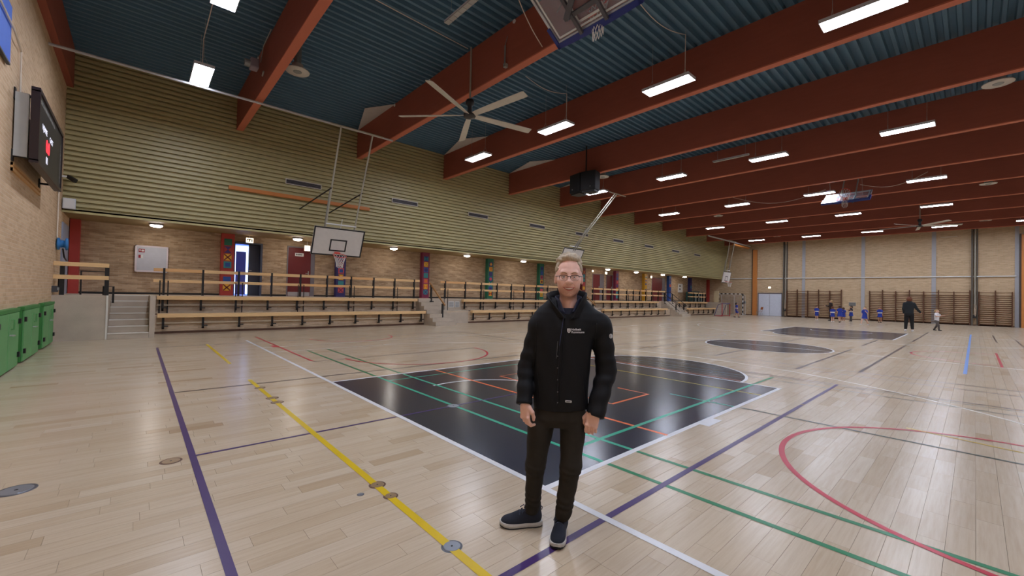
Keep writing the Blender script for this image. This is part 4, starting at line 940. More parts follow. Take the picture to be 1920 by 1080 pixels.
# small hockey goal
t = thing('hockey_goal', 'small red and blue floorball goal standing before the handball goal', 'goal', (-15.0, 38.6, 0))
M_hr = mat('goal_red', (176,34,48), 0.4); M_hb = mat('goal_blue', (52,52,110), 0.4)
MB().tube([(0,0,0),(0,0,1.15)], 0.035, 8).build('goal_post', M_hr, t); MB().tube([(0,1.75,0),(0,1.75,1.15)], 0.035, 8).build('goal_post', M_hr, t); MB().tube([(0,0,1.15),(0,1.75,1.15)], 0.035, 8).build('crossbar', M_hb, t)
MB().tube([(0,0,0.03),(-0.65,0.05,0.03),(-0.65,1.7,0.03),(0,1.75,0.03)], 0.03, 8).build('base_frame', M_hr, t)
for y in (0, 1.75): MB().tube([(0,y,1.15),(-0.35,y,1.0),(-0.65,y,0.03)], 0.025, 8).build('side_frame', M_hb, t)
m = MB()
for k in range(13): m.tube([(-0.02,0.146*k,1.13),(-0.36,0.146*k,0.99),(-0.64,0.146*k,0.05)], 0.005, 4, cap=False)
for k in range(7): m.tube([(-0.36-0.045*k,0,0.98-0.155*k),(-0.36-0.045*k,1.75,0.98-0.155*k)], 0.005, 4, cap=False)
m.build('net', mat('goal_net', (206,206,214), 0.8), t)
# floor sockets
M_sock = mat('socket_brass', (150,124,92), 0.45, metal=0.3); M_sockg = mat('socket_grey_metal', (150,156,166), 0.35, metal=0.6); M_sockr = mat('socket_rim', (96,98,104), 0.4, metal=0.5)
for x, y, r, m_, lab in ((-4.65,-0.61,0.105,M_sockg,'large grey steel floor socket at the left picture edge'),(-4.63,0.26,0.075,M_sock,'brown floor socket just left of the long purple line'),
    (-3.1,1.43,0.06,M_sock,'brown floor socket on the yellow line, upper of the close pair'),(-2.87,1.43,0.05,M_sock,'brown floor socket on the yellow line, lower of the close pair'),
    (-2.07,1.43,0.06,M_sockg,'grey steel floor socket on the yellow line nearest the man\'s shoes'),(-3.03,1.27,0.022,M_sockg,'tiny steel floor plug beside the pair on the yellow line'),
    (-4.65,3.18,0.085,M_sockg,'pale floor socket on the mint line inside the black key'),(-6.2,1.43,0.075,M_sock,'distant brown floor socket on the yellow line, near one'),(-6.48,1.43,0.075,M_sock,'distant brown floor socket on the yellow line, middle one'),(-7.25,1.43,0.07,M_sock,'most distant brown floor socket on the yellow line')):
    t = thing('floor_socket', lab, 'floor socket', (x, y, 0), 0, 'round sockets set into the floor')
    MB().lathe([(r*0.8,0.0022),(r,0.0022),(r+0.004,0.0002)], (0,0,0), 28).build('rim', M_sockr if m_ is M_sockg else M_brown, t)
    MB().lathe([(0.0,0.0036),(r*0.82,0.0036),(r*0.84,0.002)], (0,0,0), 28).build('lid', m_, t)
    MB().lathe([(0.0,0.0046),(r*0.1,0.0046),(r*0.12,0.003)], (0,0,0), 10).build('lid_hole', M_black, t)
# ================================================================== ORGANIC SHAPES (signed distances -> surface nets)
f32 = np.float32
def s_ell(P, c, r):
    q = (P - np.array(c, f32)); r = np.array(r, f32)
    k0 = np.sqrt(((q/r)**2).sum(-1)); k1 = np.sqrt(((q/(r*r))**2).sum(-1)) + 1e-6
    return k0*(k0-1)/k1
def s_cap(P, a, b, ra, rb=None):
    a = np.array(a, f32); b = np.array(b, f32); rb = ra if rb is None else rb
    ab = b-a; t = np.clip(((P-a)@ab)/max(float(ab@ab), 1e-9), 0, 1)
    return np.sqrt(((P - a - t[..., None]*ab)**2).sum(-1)) - (ra + (rb-ra)*t)
def s_box(P, c, h, r=0.0):
    q = np.abs(P - np.array(c, f32)) - (np.array(h, f32)-r)
    return np.sqrt((np.maximum(q, 0)**2).sum(-1)) + np.minimum(q.max(-1), 0) - r
def s_loft(P, secs, p=2.3):
    """vertical loft through sections (z, cx, cy, half width, half depth)"""
    S = np.array(secs, f32); z = P[..., 2]
    g = lambda i: np.interp(z, S[:, 0], S[:, i]).astype(f32)
    cx, cy, a, b = g(1), g(2), g(3), g(4)
    k = (np.abs((P[..., 0]-cx)/a)**p + np.abs((P[..., 1]-cy)/b)**p)**(1/p)
    d = (k-1)*np.minimum(a, b)
    return np.maximum(d, np.maximum(S[0, 0]-z, z-S[-1, 0]))
def su(a, b, k=0.02):
    h = np.clip(0.5+0.5*(b-a)/k, 0, 1); return b*(1-h)+a*h - k*h*(1-h)
def ss(a, b, k=0.01):
    """a minus b, smooth"""
    h = np.clip(0.5-0.5*(a+b)/k, 0, 1); return a*(1-h)+(-b)*h + k*h*(1-h)
def nets(fn, lo, hi, h):
    lo = np.array(lo, f32); n = np.ceil((np.array(hi)-lo)/h).astype(int)+1
    ax = [lo[i]+h*np.arange(n[i], dtype=f32) for i in range(3)]
    P = np.stack(np.meshgrid(*ax, indexing='ij'), -1)
    V = fn(P).astype(f32)
    ins = V < 0
    corner = [(i, j, k) for i in (0,1) for j in (0,1) for k in (0,1)]
    m = [s-1 for s in n]
    cnt = sum(ins[i:i+m[0], j:j+m[1], k:k+m[2]].astype(np.int8) for i, j, k in corner)
    act = (cnt > 0) & (cnt < 8); idx = np.argwhere(act)
    ids = -np.ones(act.shape, int); ids[act] = np.arange(len(idx))
    acc = np.zeros((len(idx), 3), f32); num = np.zeros(len(idx), f32)
    for a in corner:
        for d in range(3):
            if a[d]: continue
            b = list(a); b[d] = 1
            va = V[idx[:,0]+a[0], idx[:,1]+a[1], idx[:,2]+a[2]]; vb = V[idx[:,0]+b[0], idx[:,1]+b[1], idx[:,2]+b[2]]
            x = (va < 0) != (vb < 0); t = np.where(x, va/np.where(va == vb, 1, va-vb), 0)
            p = np.array(a, f32)[None].repeat(len(idx), 0); p[:, d] += t
            acc += p*x[:, None]; num += x
    vs = (idx + acc/num[:, None])*h + lo
    F = []
    for d in range(3):
        u, v = (d+1) % 3, (d+2) % 3
        sl0 = [slice(1, -1)]*3; sl1 = [slice(1, -1)]*3
        sl0[d] = slice(0, -1); sl1[d] = slice(1, None)
        A, B = ins[tuple(sl0)], ins[tuple(sl1)]
        e = np.argwhere(A != B); 
        if not len(e): continue
        off = np.ones(3, int); off[d] = 0; base = e + off
        fl = A[e[:,0], e[:,1], e[:,2]]
        q = []
        for du, dv in ((0,0),(1,0),(1,1),(0,1)):
            c = base.copy(); c[:, u] -= du; c[:, v] -= dv; q.append(ids[c[:,0], c[:,1], c[:,2]])
        q = np.stack(q, 1); q[~fl] = q[~fl][:, ::-1]
        F.append(q)
    F = np.concatenate(F)
    F = F[(F >= 0).all(1)]
    return vs, F
def sdf_obj(name, parts, m, parent=None, smooth_it=1, extra=None):
    """parts: list of (fn, lo, hi, h) joined into one mesh"""
    vs = []; fs = []; o = 0
    for fn, lo, hi, h in parts:
        v, f = nets(fn, lo, hi, h); vs.append(v); fs.append(f+o); o += len(v)
    V = np.concatenate(vs); Fc = np.concatenate(fs)
    v_l = V.tolist(); f_l = Fc.tolist()
    if extra is not None:
        b = len(v_l); v_l += [list(p) for p in extra.v]; f_l += [[i+b for i in f] for f in extra.f]
    me = bpy.data.meshes.new(name); me.from_pydata(v_l, [], f_l); me.materials.append(m)
    me.polygons.foreach_set('use_smooth', [True]*len(me.polygons)); me.update()
    o_ = link(name, me, parent)
    if smooth_it:
        sm = o_.modifiers.new('smooth', 'SMOOTH'); sm.factor = 0.5; sm.iterations = smooth_it
    return o_
# ================================================================== THE MAN IN THE FOREGROUND
MO = Vector((-1.775, 1.985, 0)); 
_ey = Vector((-MO.x, -MO.y, 0)).normalized(); _ex = Vector((-_ey.y, _ey.x, 0))      # towards the lens / towards picture right
def mp(u, v, y=0.0):
    """photo pixel -> man's own coordinates on the upright plane y"""
    d = pix(u, v); o = Vector((0,0,EYE)) - MO
    t = (y - o.dot(_ey))/d.dot(_ey); p = o + d*t
    return (p.dot(_ex), y, p.z)
man = thing('person', 'smiling man in a black work jacket, dark trousers and navy sneakers, standing in front', 'person', MO, math.atan2(_ex.y, _ex.x))
M_skin = mat('skin', (236,190,174), 0.5, var=0.06, scale=14, bump=0.03, bscale=220, spec=0.35)
M_jack = mat('black_softshell', (19,20,24), 0.66, var=0.15, scale=30, bump=0.05, bscale=420, spec=0.25)
M_trou = mat('dark_brown_denim', (46,42,37), 0.8, var=0.22, scale=26, bump=0.2, bscale=420, spec=0.2)
M_navy = mat('navy_knit', (26,32,56), 0.75, var=0.15, scale=40, bump=0.2, bscale=300)
M_hair = mat('blond_hair', (184,168,144), 0.6, var=0.28, scale=70, bump=0.5, bscale=150, stretch=(1,1,0.4))
M_beard = mat('reddish_stubble', (178,124,98), 0.7, var=0.12, scale=120)
# ---- reference points
HC = np.array(mp(1066.5, 518.0, 0.03), f32)                       # centre of the head
hx, hy, hz = [float(q) for q in HC]
def H(x, y, z): return (hx+x, hy+y, hz+z)
def head_sdf(P):
    d = s_ell(P, H(0,-0.022,0.036), (0.079,0.099,0.088))
    d = su(d, s_ell(P, H(0,0.012,-0.02), (0.074,0.078,0.098)), 0.03)
    d = su(d, s_ell(P, H(0,0.026,-0.082), (0.058,0.056,0.046)), 0.03)
    d = su(d, s_ell(P, H(0,0.058,-0.112), (0.027,0.022,0.019)), 0.02)
    for s in (-1, 1):
        d = su(d, s_ell(P, H(s*0.044,0.058,-0.032), (0.027,0.024,0.02)), 0.025)
        d = su(d, s_ell(P, H(s*0.036,0.056,-0.062), (0.022,0.026,0.022)), 0.02)
        d = ss(d, s_ell(P, H(s*0.032,0.1,-0.006), (0.022,0.019,0.015)), 0.018)
    d = su(d, s_cap(P, H(-0.04,0.074,0.017), H(0.04,0.074,0.017), 0.013), 0.018)
    d = su(d, s_cap(P, H(0,0.086,0.0), H(0,0.108,-0.037), 0.008, 0.0125), 0.012)
    d = su(d, s_ell(P, H(0,0.106,-0.040), (0.0125,0.013,0.011)), 0.008)
    for s in (-1, 1):
        d = su(d, s_ell(P, H(s*0.0115,0.095,-0.043), (0.0085,0.011,0.0075)), 0.008)
        ear = s_ell(P, H(s*0.082,-0.012,-0.02), (0.010,0.021,0.031)); ear = ss(ear, s_ell(P, H(s*0.093,-0.004,-0.017), (0.008,0.012,0.019)), 0.008)
        d = su(d, ear, 0.01)
    d = su(d, s_cap(P, H(0,-0.024,-0.08), H(0,-0.036,-0.21), 0.05, 0.06), 0.03)
    return d
SH_L, EL_L, WR_L = mp(1009,611,-0.01), mp(987,688,-0.02), mp(985,752,0.06)
SH_R, EL_R, WR_R = mp(1127,611,-0.01), mp(1137,695,-0.02), mp(1116,778,0.07)
HIP_L, KN_L, AN_L = mp(1019,795,-0.01), mp(1004,872,0.0), mp(998,952,-0.07)
HIP_R, KN_R, AN_R = mp(1073,797,0.0), mp(1070,874,0.03), mp(1056,962,0.01)
cxT = mp(1056,680)[0]
def body_sdf(P):
    d = s_loft(P, [(0.80,cxT,-0.01,0.11,0.08),(0.9,cxT,-0.01,0.14,0.095),(1.15,cxT,-0.01,0.155,0.1),(1.34,cxT,-0.01,0.16,0.09),(1.40,hx,-0.01,0.08,0.07)])
    for a, b, c in ((SH_L, EL_L, WR_L), (SH_R, EL_R, WR_R)):
        d = su(d, s_cap(P, a, b, 0.048, 0.04), 0.03); d = su(d, s_cap(P, b, c, 0.036, 0.022), 0.02)
    for a, b, c in ((HIP_L, KN_L, AN_L), (HIP_R, KN_R, AN_R)):
        d = su(d, s_cap(P, a, b, 0.056, 0.04), 0.01); d = su(d, s_cap(P, b, c, 0.04, 0.03), 0.01)
    return d
def hand_fn(W, ax, ay, az, mirror, curl):
    """relaxed hand at wrist W; az points from wrist to knuckles, ay = back of hand, ax = little finger side"""
    W = np.array(W, f32); Bm = np.array([ax, ay, az], f32)
    q = lambda x, y, z: tuple(W + Bm[0]*x + Bm[1]*y + Bm[2]*z)
    def fn(P):
        L = (P - W)@Bm.T
        d = s_box(L, (0.002,0,0.05), (0.039,0.014,0.042), 0.013)
        d = su(d, s_cap(L, (0,0,-0.012), (0,0,0.015), 0.026, 0.026), 0.02)
        for i, (fx, l, r) in enumerate(((-0.029,0.9,0.0092),(-0.0095,1.0,0.0095),(0.0105,0.95,0.009),(0.029,0.78,0.0082))):
            p = np.array((fx, 0.002, 0.088 - abs(fx)*0.15)); a = math.radians(20+4*i)*curl; dd = None
            for seg, inc in ((0.040, 42), (0.026, 48), (0.021, 30)):
                nx_ = p + np.array((fx*0.04, -math.sin(a), math.cos(a)))*seg*l
                c = s_cap(L, p, nx_, r, r*0.9); dd = c if dd is None else su(dd, c, 0.004)
                p = nx_; a += math.radians(inc)*curl
            d = su(d, s_ell(L, (fx,0.006,0.086), (0.010,0.010,0.010)), 0.006)
            d = su(d, dd, 0.0055)
        t0 = np.array((-0.03,-0.004,0.022)); t1 = np.array((-0.05,-0.014,0.052)); t2 = np.array((-0.047,-0.026,0.082)); t3 = np.array((-0.038,-0.033,0.100))
        th = su(s_cap(L, t0, t1, 0.016, 0.0125), s_cap(L, t1, t2, 0.0115, 0.0105), 0.008); th = su(th, s_cap(L, t2, t3, 0.0105, 0.0088), 0.006)
        return su(d, th, 0.010)
    return fn
def nrm3(v): v = np.array(v, float); return v/np.linalg.norm(v)
zR = nrm3((-0.16, 0.05, -1)); yR = nrm3(np.array((-0.25, 0.95, 0.0)) - zR*np.dot((-0.25,0.95,0.0), zR)); xR = np.cross(yR, zR); xR = xR if xR[0] > 0 else -xR
zL = nrm3((0.06, 0.08, -1)); yL = nrm3(np.array((-0.72, 0.69, 0.0)) - zL*np.dot((-0.72,0.69,0.0), zL)); xL = np.cross(yL, zL); xL = xL if xL[0] < 0 else -xL
hR = np.array(mp(1113,772,0.085)); hL = np.array(mp(984.5,756,0.075))
box_ = lambda c, r: (tuple(np.array(c)-r), tuple(np.array(c)+r))
skin_parts = [(head_sdf, H(-0.11,-0.14,-0.22), H(0.11,0.135,0.145), 0.0036), (body_sdf, (-0.36,-0.2,0.06), (0.40,0.2,1.45), 0.016)]
for W, a, b, c in ((hR, xR, yR, zR), (hL, xL, yL, zL)):
    ce = W + c*0.06; skin_parts.append((hand_fn(W, a, b, c, 1, 0.85), *box_(ce, 0.115), 0.0027))
body = sdf_obj('body', skin_parts, M_skin, man, 1)
nt = M_skin.node_tree; N_ = nt.nodes; b_ = N_['Principled BSDF']; src = b_.inputs['Base Color'].links[0].from_socket
tc_ = N_.new('ShaderNodeTexCoord'); sp_ = N_.new('ShaderNodeSeparateXYZ'); nt.links.new(tc_.outputs['Object'], sp_.inputs[0])
r1 = N_.new('ShaderNodeMapRange'); r1.inputs['From Min'].default_value = hz-0.04; r1.inputs['From Max'].default_value = hz-0.09; nt.links.new(sp_.outputs['Z'], r1.inputs[0])
r2 = N_.new('ShaderNodeMapRange'); r2.inputs['From Min'].default_value = hz-0.155; r2.inputs['From Max'].default_value = hz-0.13; nt.links.new(sp_.outputs['Z'], r2.inputs[0])
nn = N_.new('ShaderNodeTexNoise'); nn.inputs['Scale'].default_value = 380; nt.links.new(tc_.outputs['Object'], nn.inputs['Vector'])
mu1 = N_.new('ShaderNodeMath'); mu1.operation = 'MULTIPLY'; nt.links.new(r1.outputs[0], mu1.inputs[0]); nt.links.new(r2.outputs[0], mu1.inputs[1])
mu2 = N_.new('ShaderNodeMath'); mu2.operation = 'MULTIPLY'; nt.links.new(mu1.outputs[0], mu2.inputs[0]); nt.links.new(nn.outputs['Fac'], mu2.inputs[1])
mx_ = N_.new('ShaderNodeMix'); mx_.data_type = 'RGBA'; nt.links.new(mu2.outputs[0], mx_.inputs['Factor']); nt.links.new(src, mx_.inputs['A']); mx_.inputs['B'].default_value = lin((150,96,70)); nt.links.new(mx_.outputs['Result'], b_.inputs['Base Color'])
# ---- face details
def face_y(x, z):
    """front of the head at head-relative x, z"""
    y = 0.16
    for _ in range(80):
        q = float(head_sdf(np.array([H(x, y, z)], f32))[0])
        if q < 0.0004: break
        y -= max(q, 0.0004)*0.7
    return y
brow_y = face_y
M_eye = mat('eye_white', (226,222,218), 0.25, var=0.02); M_iris = mat('iris_blue_grey', (74,92,104), 0.2)
for s in (-1, 1):
    e = MB().lathe([(0.0,-0.0105)]+[(0.0105*math.sin(PI*k/10), -0.0105*math.cos(PI*k/10)) for k in range(1,10)]+[(0.0,0.0105)], H(s*0.0315,0.0745,-0.008), 14, 'y').build('eye', M_eye, man, True)
    MB().lathe([(0.0,0.0112),(0.0052,0.0105),(0.0055,0.009)], H(s*0.0315,0.0745,-0.008), 12, 'y').build('iris', M_iris, e, True)
    for zz, yy in ((-0.0015, 0.083), (-0.017, 0.084)):
        MB().tube([H(s*(0.0315+0.017*q), yy-0.006*q*q - (0.004 if q*s > 0 else 0), zz - 0.004*q*q*(1 if zz > -0.005 else -1)) for q in (-1,-0.5,0,0.5,1)], [0.002,0.0046,0.0052,0.0046,0.002], 8).build('eyelid', M_skin, man, True)
    MB().tube([H(s*(0.014+0.034*k/5), brow_y(s*(0.014+0.034*k/5), 0.013+0.006*math.sin(PI*k/5*0.9))+0.0008, 0.013+0.006*math.sin(PI*k/5*0.9)) for k in range(6)], [0.002,0.0034,0.0036,0.0032,0.0026,0.0012], 6).build('eyebrow', mat('blond_brow', (168,128,96), 0.7), man, True)
M_lip = mat('lips', (186,108,98), 0.45); M_teeth = mat('teeth', (222,212,198), 0.3, var=0.02); M_mouth = mat('mouth_dark', (86,38,36), 0.6)
arcp = lambda zc, bend, w_, lift: [H(w_*q, face_y(w_*q, zc + bend*q*q) + lift, zc + bend*q*q) for q in (-1,-0.75,-0.5,-0.25,0,0.25,0.5,0.75,1)]
MB().tube(arcp(-0.0815, 0.0100, 0.033, -0.0015), [0.001,0.003,0.0046,0.0056,0.0058,0.0056,0.0046,0.003,0.001], 8).build('mouth_cavity', M_mouth, man, True)
MB().tube(arcp(-0.0800, 0.0088, 0.028, 0.0006), [0.001,0.0026,0.0038,0.0044,0.0045,0.0044,0.0038,0.0026,0.001], 8).build('teeth', M_teeth, man, True)
MB().tube(arcp(-0.0750, 0.0055, 0.035, 0.0008), [0.0010,0.0020,0.0027,0.0030,0.0026,0.0030,0.0027,0.0020,0.0010], 8).build('upper_lip', M_lip, man, True)
MB().tube(arcp(-0.0880, 0.0175, 0.035, 0.0008), [0.0010,0.0024,0.0034,0.0042,0.0044,0.0042,0.0034,0.0024,0.0010], 8).build('lower_lip', M_lip, man, True)
for s_x in (-1, 1):   # smile creases
    MB().tube([H(s_x*x_, face_y(s_x*x_, z_)+0.0004, z_) for x_, z_ in ((0.020,-0.044),(0.031,-0.055),(0.039,-0.070),(0.041,-0.082))], [0.0004,0.0011,0.0011,0.0004], 6).build('smile_crease', mat('skin_fold', (198,138,118), 0.55), man, True)
# ---- hair: short sides, wavy top
rngh = random.Random(5); cur = []
for k in range(900):
    zz = 1-2*(k+0.5)/900; rr = math.sqrt(1-zz*zz); a = k*2.399963
    x, y, z = rr*math.cos(a), rr*math.sin(a), zz
    px_, py_, pz_ = 0.080*x, -0.022+0.1*y, 0.036+0.089*z
    top = pz_ > 0.088 + 0.012*max(0, y) 
    side = (py_ < 0.035 and pz_ > -0.005) and abs(x) > 0.2 or (py_ < -0.05 and pz_ > -0.06)
    if top and y > -0.95: cur.append((px_*1.03, py_*1.0+0.004*(y > 0), pz_+0.004+rngh.uniform(0,0.014), rngh.uniform(0.009,0.017)))
    elif side and not (py_ > -0.03 and pz_ < 0.03): cur.append((px_*1.0, py_, pz_, 0.0075))
for k in range(26):   # waves standing up at the front
    q = -1+2*(k % 13)/12; cur.append((0.068*q + rngh.uniform(-0.006,0.006), 0.05-0.045*q*q + rngh.uniform(-0.01,0.006) - 0.03*(k//13), 0.108 - 0.022*q*q + rngh.uniform(-0.003,0.012) + 0.006*(k//13), rngh.uniform(0.010,0.015)))
def hair_sdf(P):
    d = np.full(P.shape[:-1], 1.0, f32)
    cap = ss(s_ell(P, H(0,-0.024,0.038), (0.0815,0.101,0.091)), s_box(P, H(0,0.09,-0.02), (0.2,0.078,0.112)), 0.01)
    cap = np.maximum(cap, hz-0.045-P[...,2] + 0.35*np.clip(P[...,1]-hy+0.06, 0, 1))
    d = np.minimum(d, cap)
    for x, y, z, r in cur:
        c = np.array(H(x, y, z), f32)
        d = su(d, np.sqrt(((P-c)**2).sum(-1))-r, 0.006)
    return d
hair = sdf_obj('hair', [(hair_sdf, H(-0.115,-0.155,-0.08), H(0.115,0.105,0.165), 0.0042)], M_hair, man, 0)
# ---- glasses
M_gl = mat('glasses_frame', (38,26,28), 0.3, metal=0.4); M_lens = mat('lens', (230,236,240), 0.05, alpha=0.12, spec=0.6)
g = thing('glasses', None, None); g.parent = man
for s in (-1, 1):
    c = H(s*0.034, 0.106, -0.014); rim = []
    for k in range(20):
        a = 2*PI*k/20; sx_ = 0.026*math.copysign(abs(math.cos(a))**0.6, math.cos(a)); sz_ = 0.0155*math.copysign(abs(math.sin(a))**0.6, math.sin(a))
        rim.append((c[0]+sx_, c[1]-abs(s*0.034+sx_)**2*2.2, c[2]+sz_))
    MB().tube(rim, [0.0021 if p[2] > c[2] else 0.0005 for p in rim], 6, closed=True).build('rim', M_gl, g)
    mm = MB(); mm.v = [tuple(p) for p in rim]; mm.f = [tuple(range(20))]; mm.build('lens', M_lens, g)
    MB().tube([(c[0]+s*0.026, c[1]-0.006, c[2]+0.009), H(s*0.078, 0.06, -0.004), H(s*0.086,-0.01,0.0)], 0.0017, 6).build('temple', M_gl, g)
MB().tube([H(-0.009,0.106,-0.008), H(0,0.109,-0.005), H(0.009,0.106,-0.008)], 0.0017, 6).build('bridge', M_gl, g)
# ---- jacket
zHem = mp(1045,763)[2]; zSh = mp(1030,572)[2]
W_ = lambda u0, u1, v: (mp((u0+u1)/2, v)[0], (mp(u1, v)[0]-mp(u0, v)[0])/2)
secs = []
for v, u0, u1, dp in ((765,1001,1100,0.118),(752,999,1102,0.124),(715,1000,1104,0.128),(670,1001,1107,0.132),(635,999,1113,0.133),(612,1000,1124,0.128),(597,1001,1129,0.119),(586,1004,1126,0.108),(576,1012,1115,0.096),(567,1022,1106,0.086),(558,1034,1096,0.076)):
    c, a = W_(u0, u1, v); secs.append((mp(1050, v)[2], c, -0.012, a, dp))
def fold(P, a, b, amp, freq, ph, sharp=1.0):
    a = np.array(a, f32); b = np.array(b, f32); ab = (b-a)/np.linalg.norm(b-a); t = (P-a)@ab
    return amp*np.sin(t*freq + ph + 9*(P[...,0]) + 7*P[...,1])
def sleeve(P, a, b, c, r):
    d = su(s_cap(P, a, b, r[0], r[1]), s_cap(P, b, c, r[2], r[3]), 0.02)
    el = np.exp(-(((P-np.array(b, f32))**2).sum(-1))/0.012)
    d = d + fold(P, a, c, 0.0028, 62, 0.3) + el*fold(P, a, c, 0.0035, 95, 1.2)
    n = np.array(c, f32)-np.array(b, f32); n = n/np.linalg.norm(n)
    return np.maximum(d, (P-np.array(c, f32))@n)
def jack_sdf(P):
    d = s_loft(P, secs, 2.35)
    z = P[..., 2]
    d = d + 0.0022*np.sin(z*48 + 14*P[...,0]) * np.clip((1.05-z)*3, 0, 1) + 0.0016*np.sin(P[...,0]*60 + z*22)
    d = su(d, s_ell(P, SH_L, (0.056,0.07,0.06)), 0.05); d = su(d, s_ell(P, SH_R, (0.062,0.074,0.064)), 0.05)
    d = su(d, sleeve(P, SH_L, EL_L, mp(983,758,0.075), (0.060,0.054,0.054,0.05)), 0.012)
    d = su(d, sleeve(P, SH_R, EL_R, mp(1115,782,0.085), (0.068,0.062,0.062,0.056)), 0.012)
    # opening of the neck
    d = ss(d, s_cap(P, H(0,-0.025,-0.09), H(-0.004,0.02,-0.185), 0.075, 0.06), 0.02)
    d = ss(d, s_cap(P, H(-0.012,0.10,-0.16), H(-0.03,0.12,-0.255), 0.036, 0.006), 0.01)
    # hollow below the hem
    d = np.maximum(d, (zHem-0.006*np.cos(P[...,0]*12))-z - 10*(np.abs(P[...,0]-cxT) > 0.165))
    return d
jacket = sdf_obj('jacket', [(jack_sdf, (-0.36,-0.21,0.68), (0.40,0.23,1.5), 0.0068)], M_jack, man, 2)
def on_jacket(u, v, lift=0.003):
    """the jacket surface seen at a photo pixel, in the man's coordinates"""
    d = pix(u, v); o = Vector((0,0,EYE)) - MO
    dl = np.array((d.dot(_ex), d.dot(_ey), d.z)); dl /= np.linalg.norm(dl); ol = np.array((o.dot(_ex), o.dot(_ey), o.z))
    t = 2.2
    for _ in range(60):
        q = float(jack_sdf((ol+dl*t).astype(f32)[None])[0]); t += max(q, 0.0004)*0.8
        if q < 0.0006: break
        if t > 2.9: t = 2.62; break
    return Vector(ol + dl*(t-lift))
# stand-up collar, open at the front
def collar(name, m_, z_top, z_bot, r0, ends, flare_f, dip, thick):
    """upright band round the neck, open in front; ends = (bottom, top left, top right) angles from the nape"""
    m = MB(); n = 56; rows = []; sy = hy-0.028
    for k in range(n+1):
        q = -1 + 2*k/n; fr = abs(q)**3; row = []
        prof = ((0.0,0.0),(0.25,-0.001),(0.5,-0.002),(0.75,-0.001),(1.0,0.0),(1.02,thick*0.5),(1.0,thick),(0.75,thick),(0.5,thick),(0.25,thick*1.2),(0.0,thick*1.6))
        for t_, ex_ in prof:
            t1 = min(t_, 1); top_a = ends[1] if q < 0 else ends[2]
            a = math.radians((ends[0]+(top_a-ends[0])*t1)*q)
            zt = z_top - dip*q*q - 0.012*fr; fl = flare_f[0 if q < 0 else 1]*fr*t1 + 0.006*t1
            rx = r0[0]*(1-0.16*t1)+fl+ex_; ry = r0[1]*(1-0.08*t1)+fl*0.7+ex_ + 0.018*fr*(1-t1)
            row.append((hx+rx*math.sin(a), sy-ry*math.cos(a), z_bot+(zt-z_bot)*t_ - 0.02*fr*(1-t1)))
        rows.append(row)
    for r in rows: m.v += r
    c = len(rows[0])
    for k in range(n):
        for j in range(c-1): m.f.append((k*c+j, k*c+j+1, (k+1)*c+j+1, (k+1)*c+j))
    for k in (0, n): m.f.append(tuple(k*c+j for j in range(c)))
    m.build(name, m_, man, True)
collar('collar', M_jack, hz-0.088, hz-0.24, (0.106, 0.09), (172, 116, 136), (0.05, 0.034), 0.02, 0.010)
collar('shirt_collar', mat('slate_collar', (48,54,78), 0.75), hz-0.118, hz-0.2, (0.084, 0.078), (165, 140, 140), (0.01, 0.01), 0.012, 0.005)
# navy jumper in the opening, lighter shirt collar
def shirt_sdf(P): return s_loft(P, [(1.22,cxT,0.01,0.1,0.085),(1.34,(cxT+hx)/2,0.004,0.092,0.084),(1.40,hx,-0.002,0.076,0.07),(1.425,hx,-0.006,0.068,0.064)])
sdf_obj('jumper', [(shirt_sdf, (-0.2,-0.15,1.2), (0.25,0.15,1.46), 0.008)], M_navy, man, 1)
# zip, seams, pocket, marks
def strip_on(name, pts, wd, m_, par, lift=0.0035):
    P = [on_jacket(u, v, lift) for u, v in pts]; return MB().tube(P, wd, 6).build(name, m_, par, True)
dense = lambda a, b, n=14: [(a[0]+(b[0]-a[0])*k/n, a[1]+(b[1]-a[1])*k/n) for k in range(n+1)]
M_zip = mat('zip_blue', (70,82,122), 0.4); M_seam = mat('seam_black', (12,12,14), 0.6)
strip_on('zip', dense((1057,592),(1049,648)), 0.0015, M_zip, jacket); strip_on('zip_lower', dense((1049,648),(1044,760)), 0.0012, mat('zip_dark', (44,46,56), 0.35, metal=0.4), jacket)
strip_on('placket_edge', dense((1060,594),(1047,762)), 0.004, M_jack, jacket, 0.001)
strip_on('chest_pocket_zip', dense((1046,640),(1043,672)), 0.0017, mat('zip_grey', (88,90,96), 0.4), jacket)
for a, b in (((1006,606),(1004,660)),((1119,606),(1114,665)),((1008,700),(1012,745)),((1092,705),(1096,748))): strip_on('seam', dense(a, b), 0.0016, M_seam, jacket, 0.0015)
for v in (668, 690, 712, 735, 755): 
    p = on_jacket(1045.5, v); MB().lathe([(0.0,0.003),(0.0035,0.002),(0.0035,-0.002)], tuple(p), 8, 'y').build('snap_button', mat('snap_steel', (130,130,134), 0.3, metal=0.8), jacket)
M_wp = mat('white_print', (232,232,236), 0.5, var=0.01)
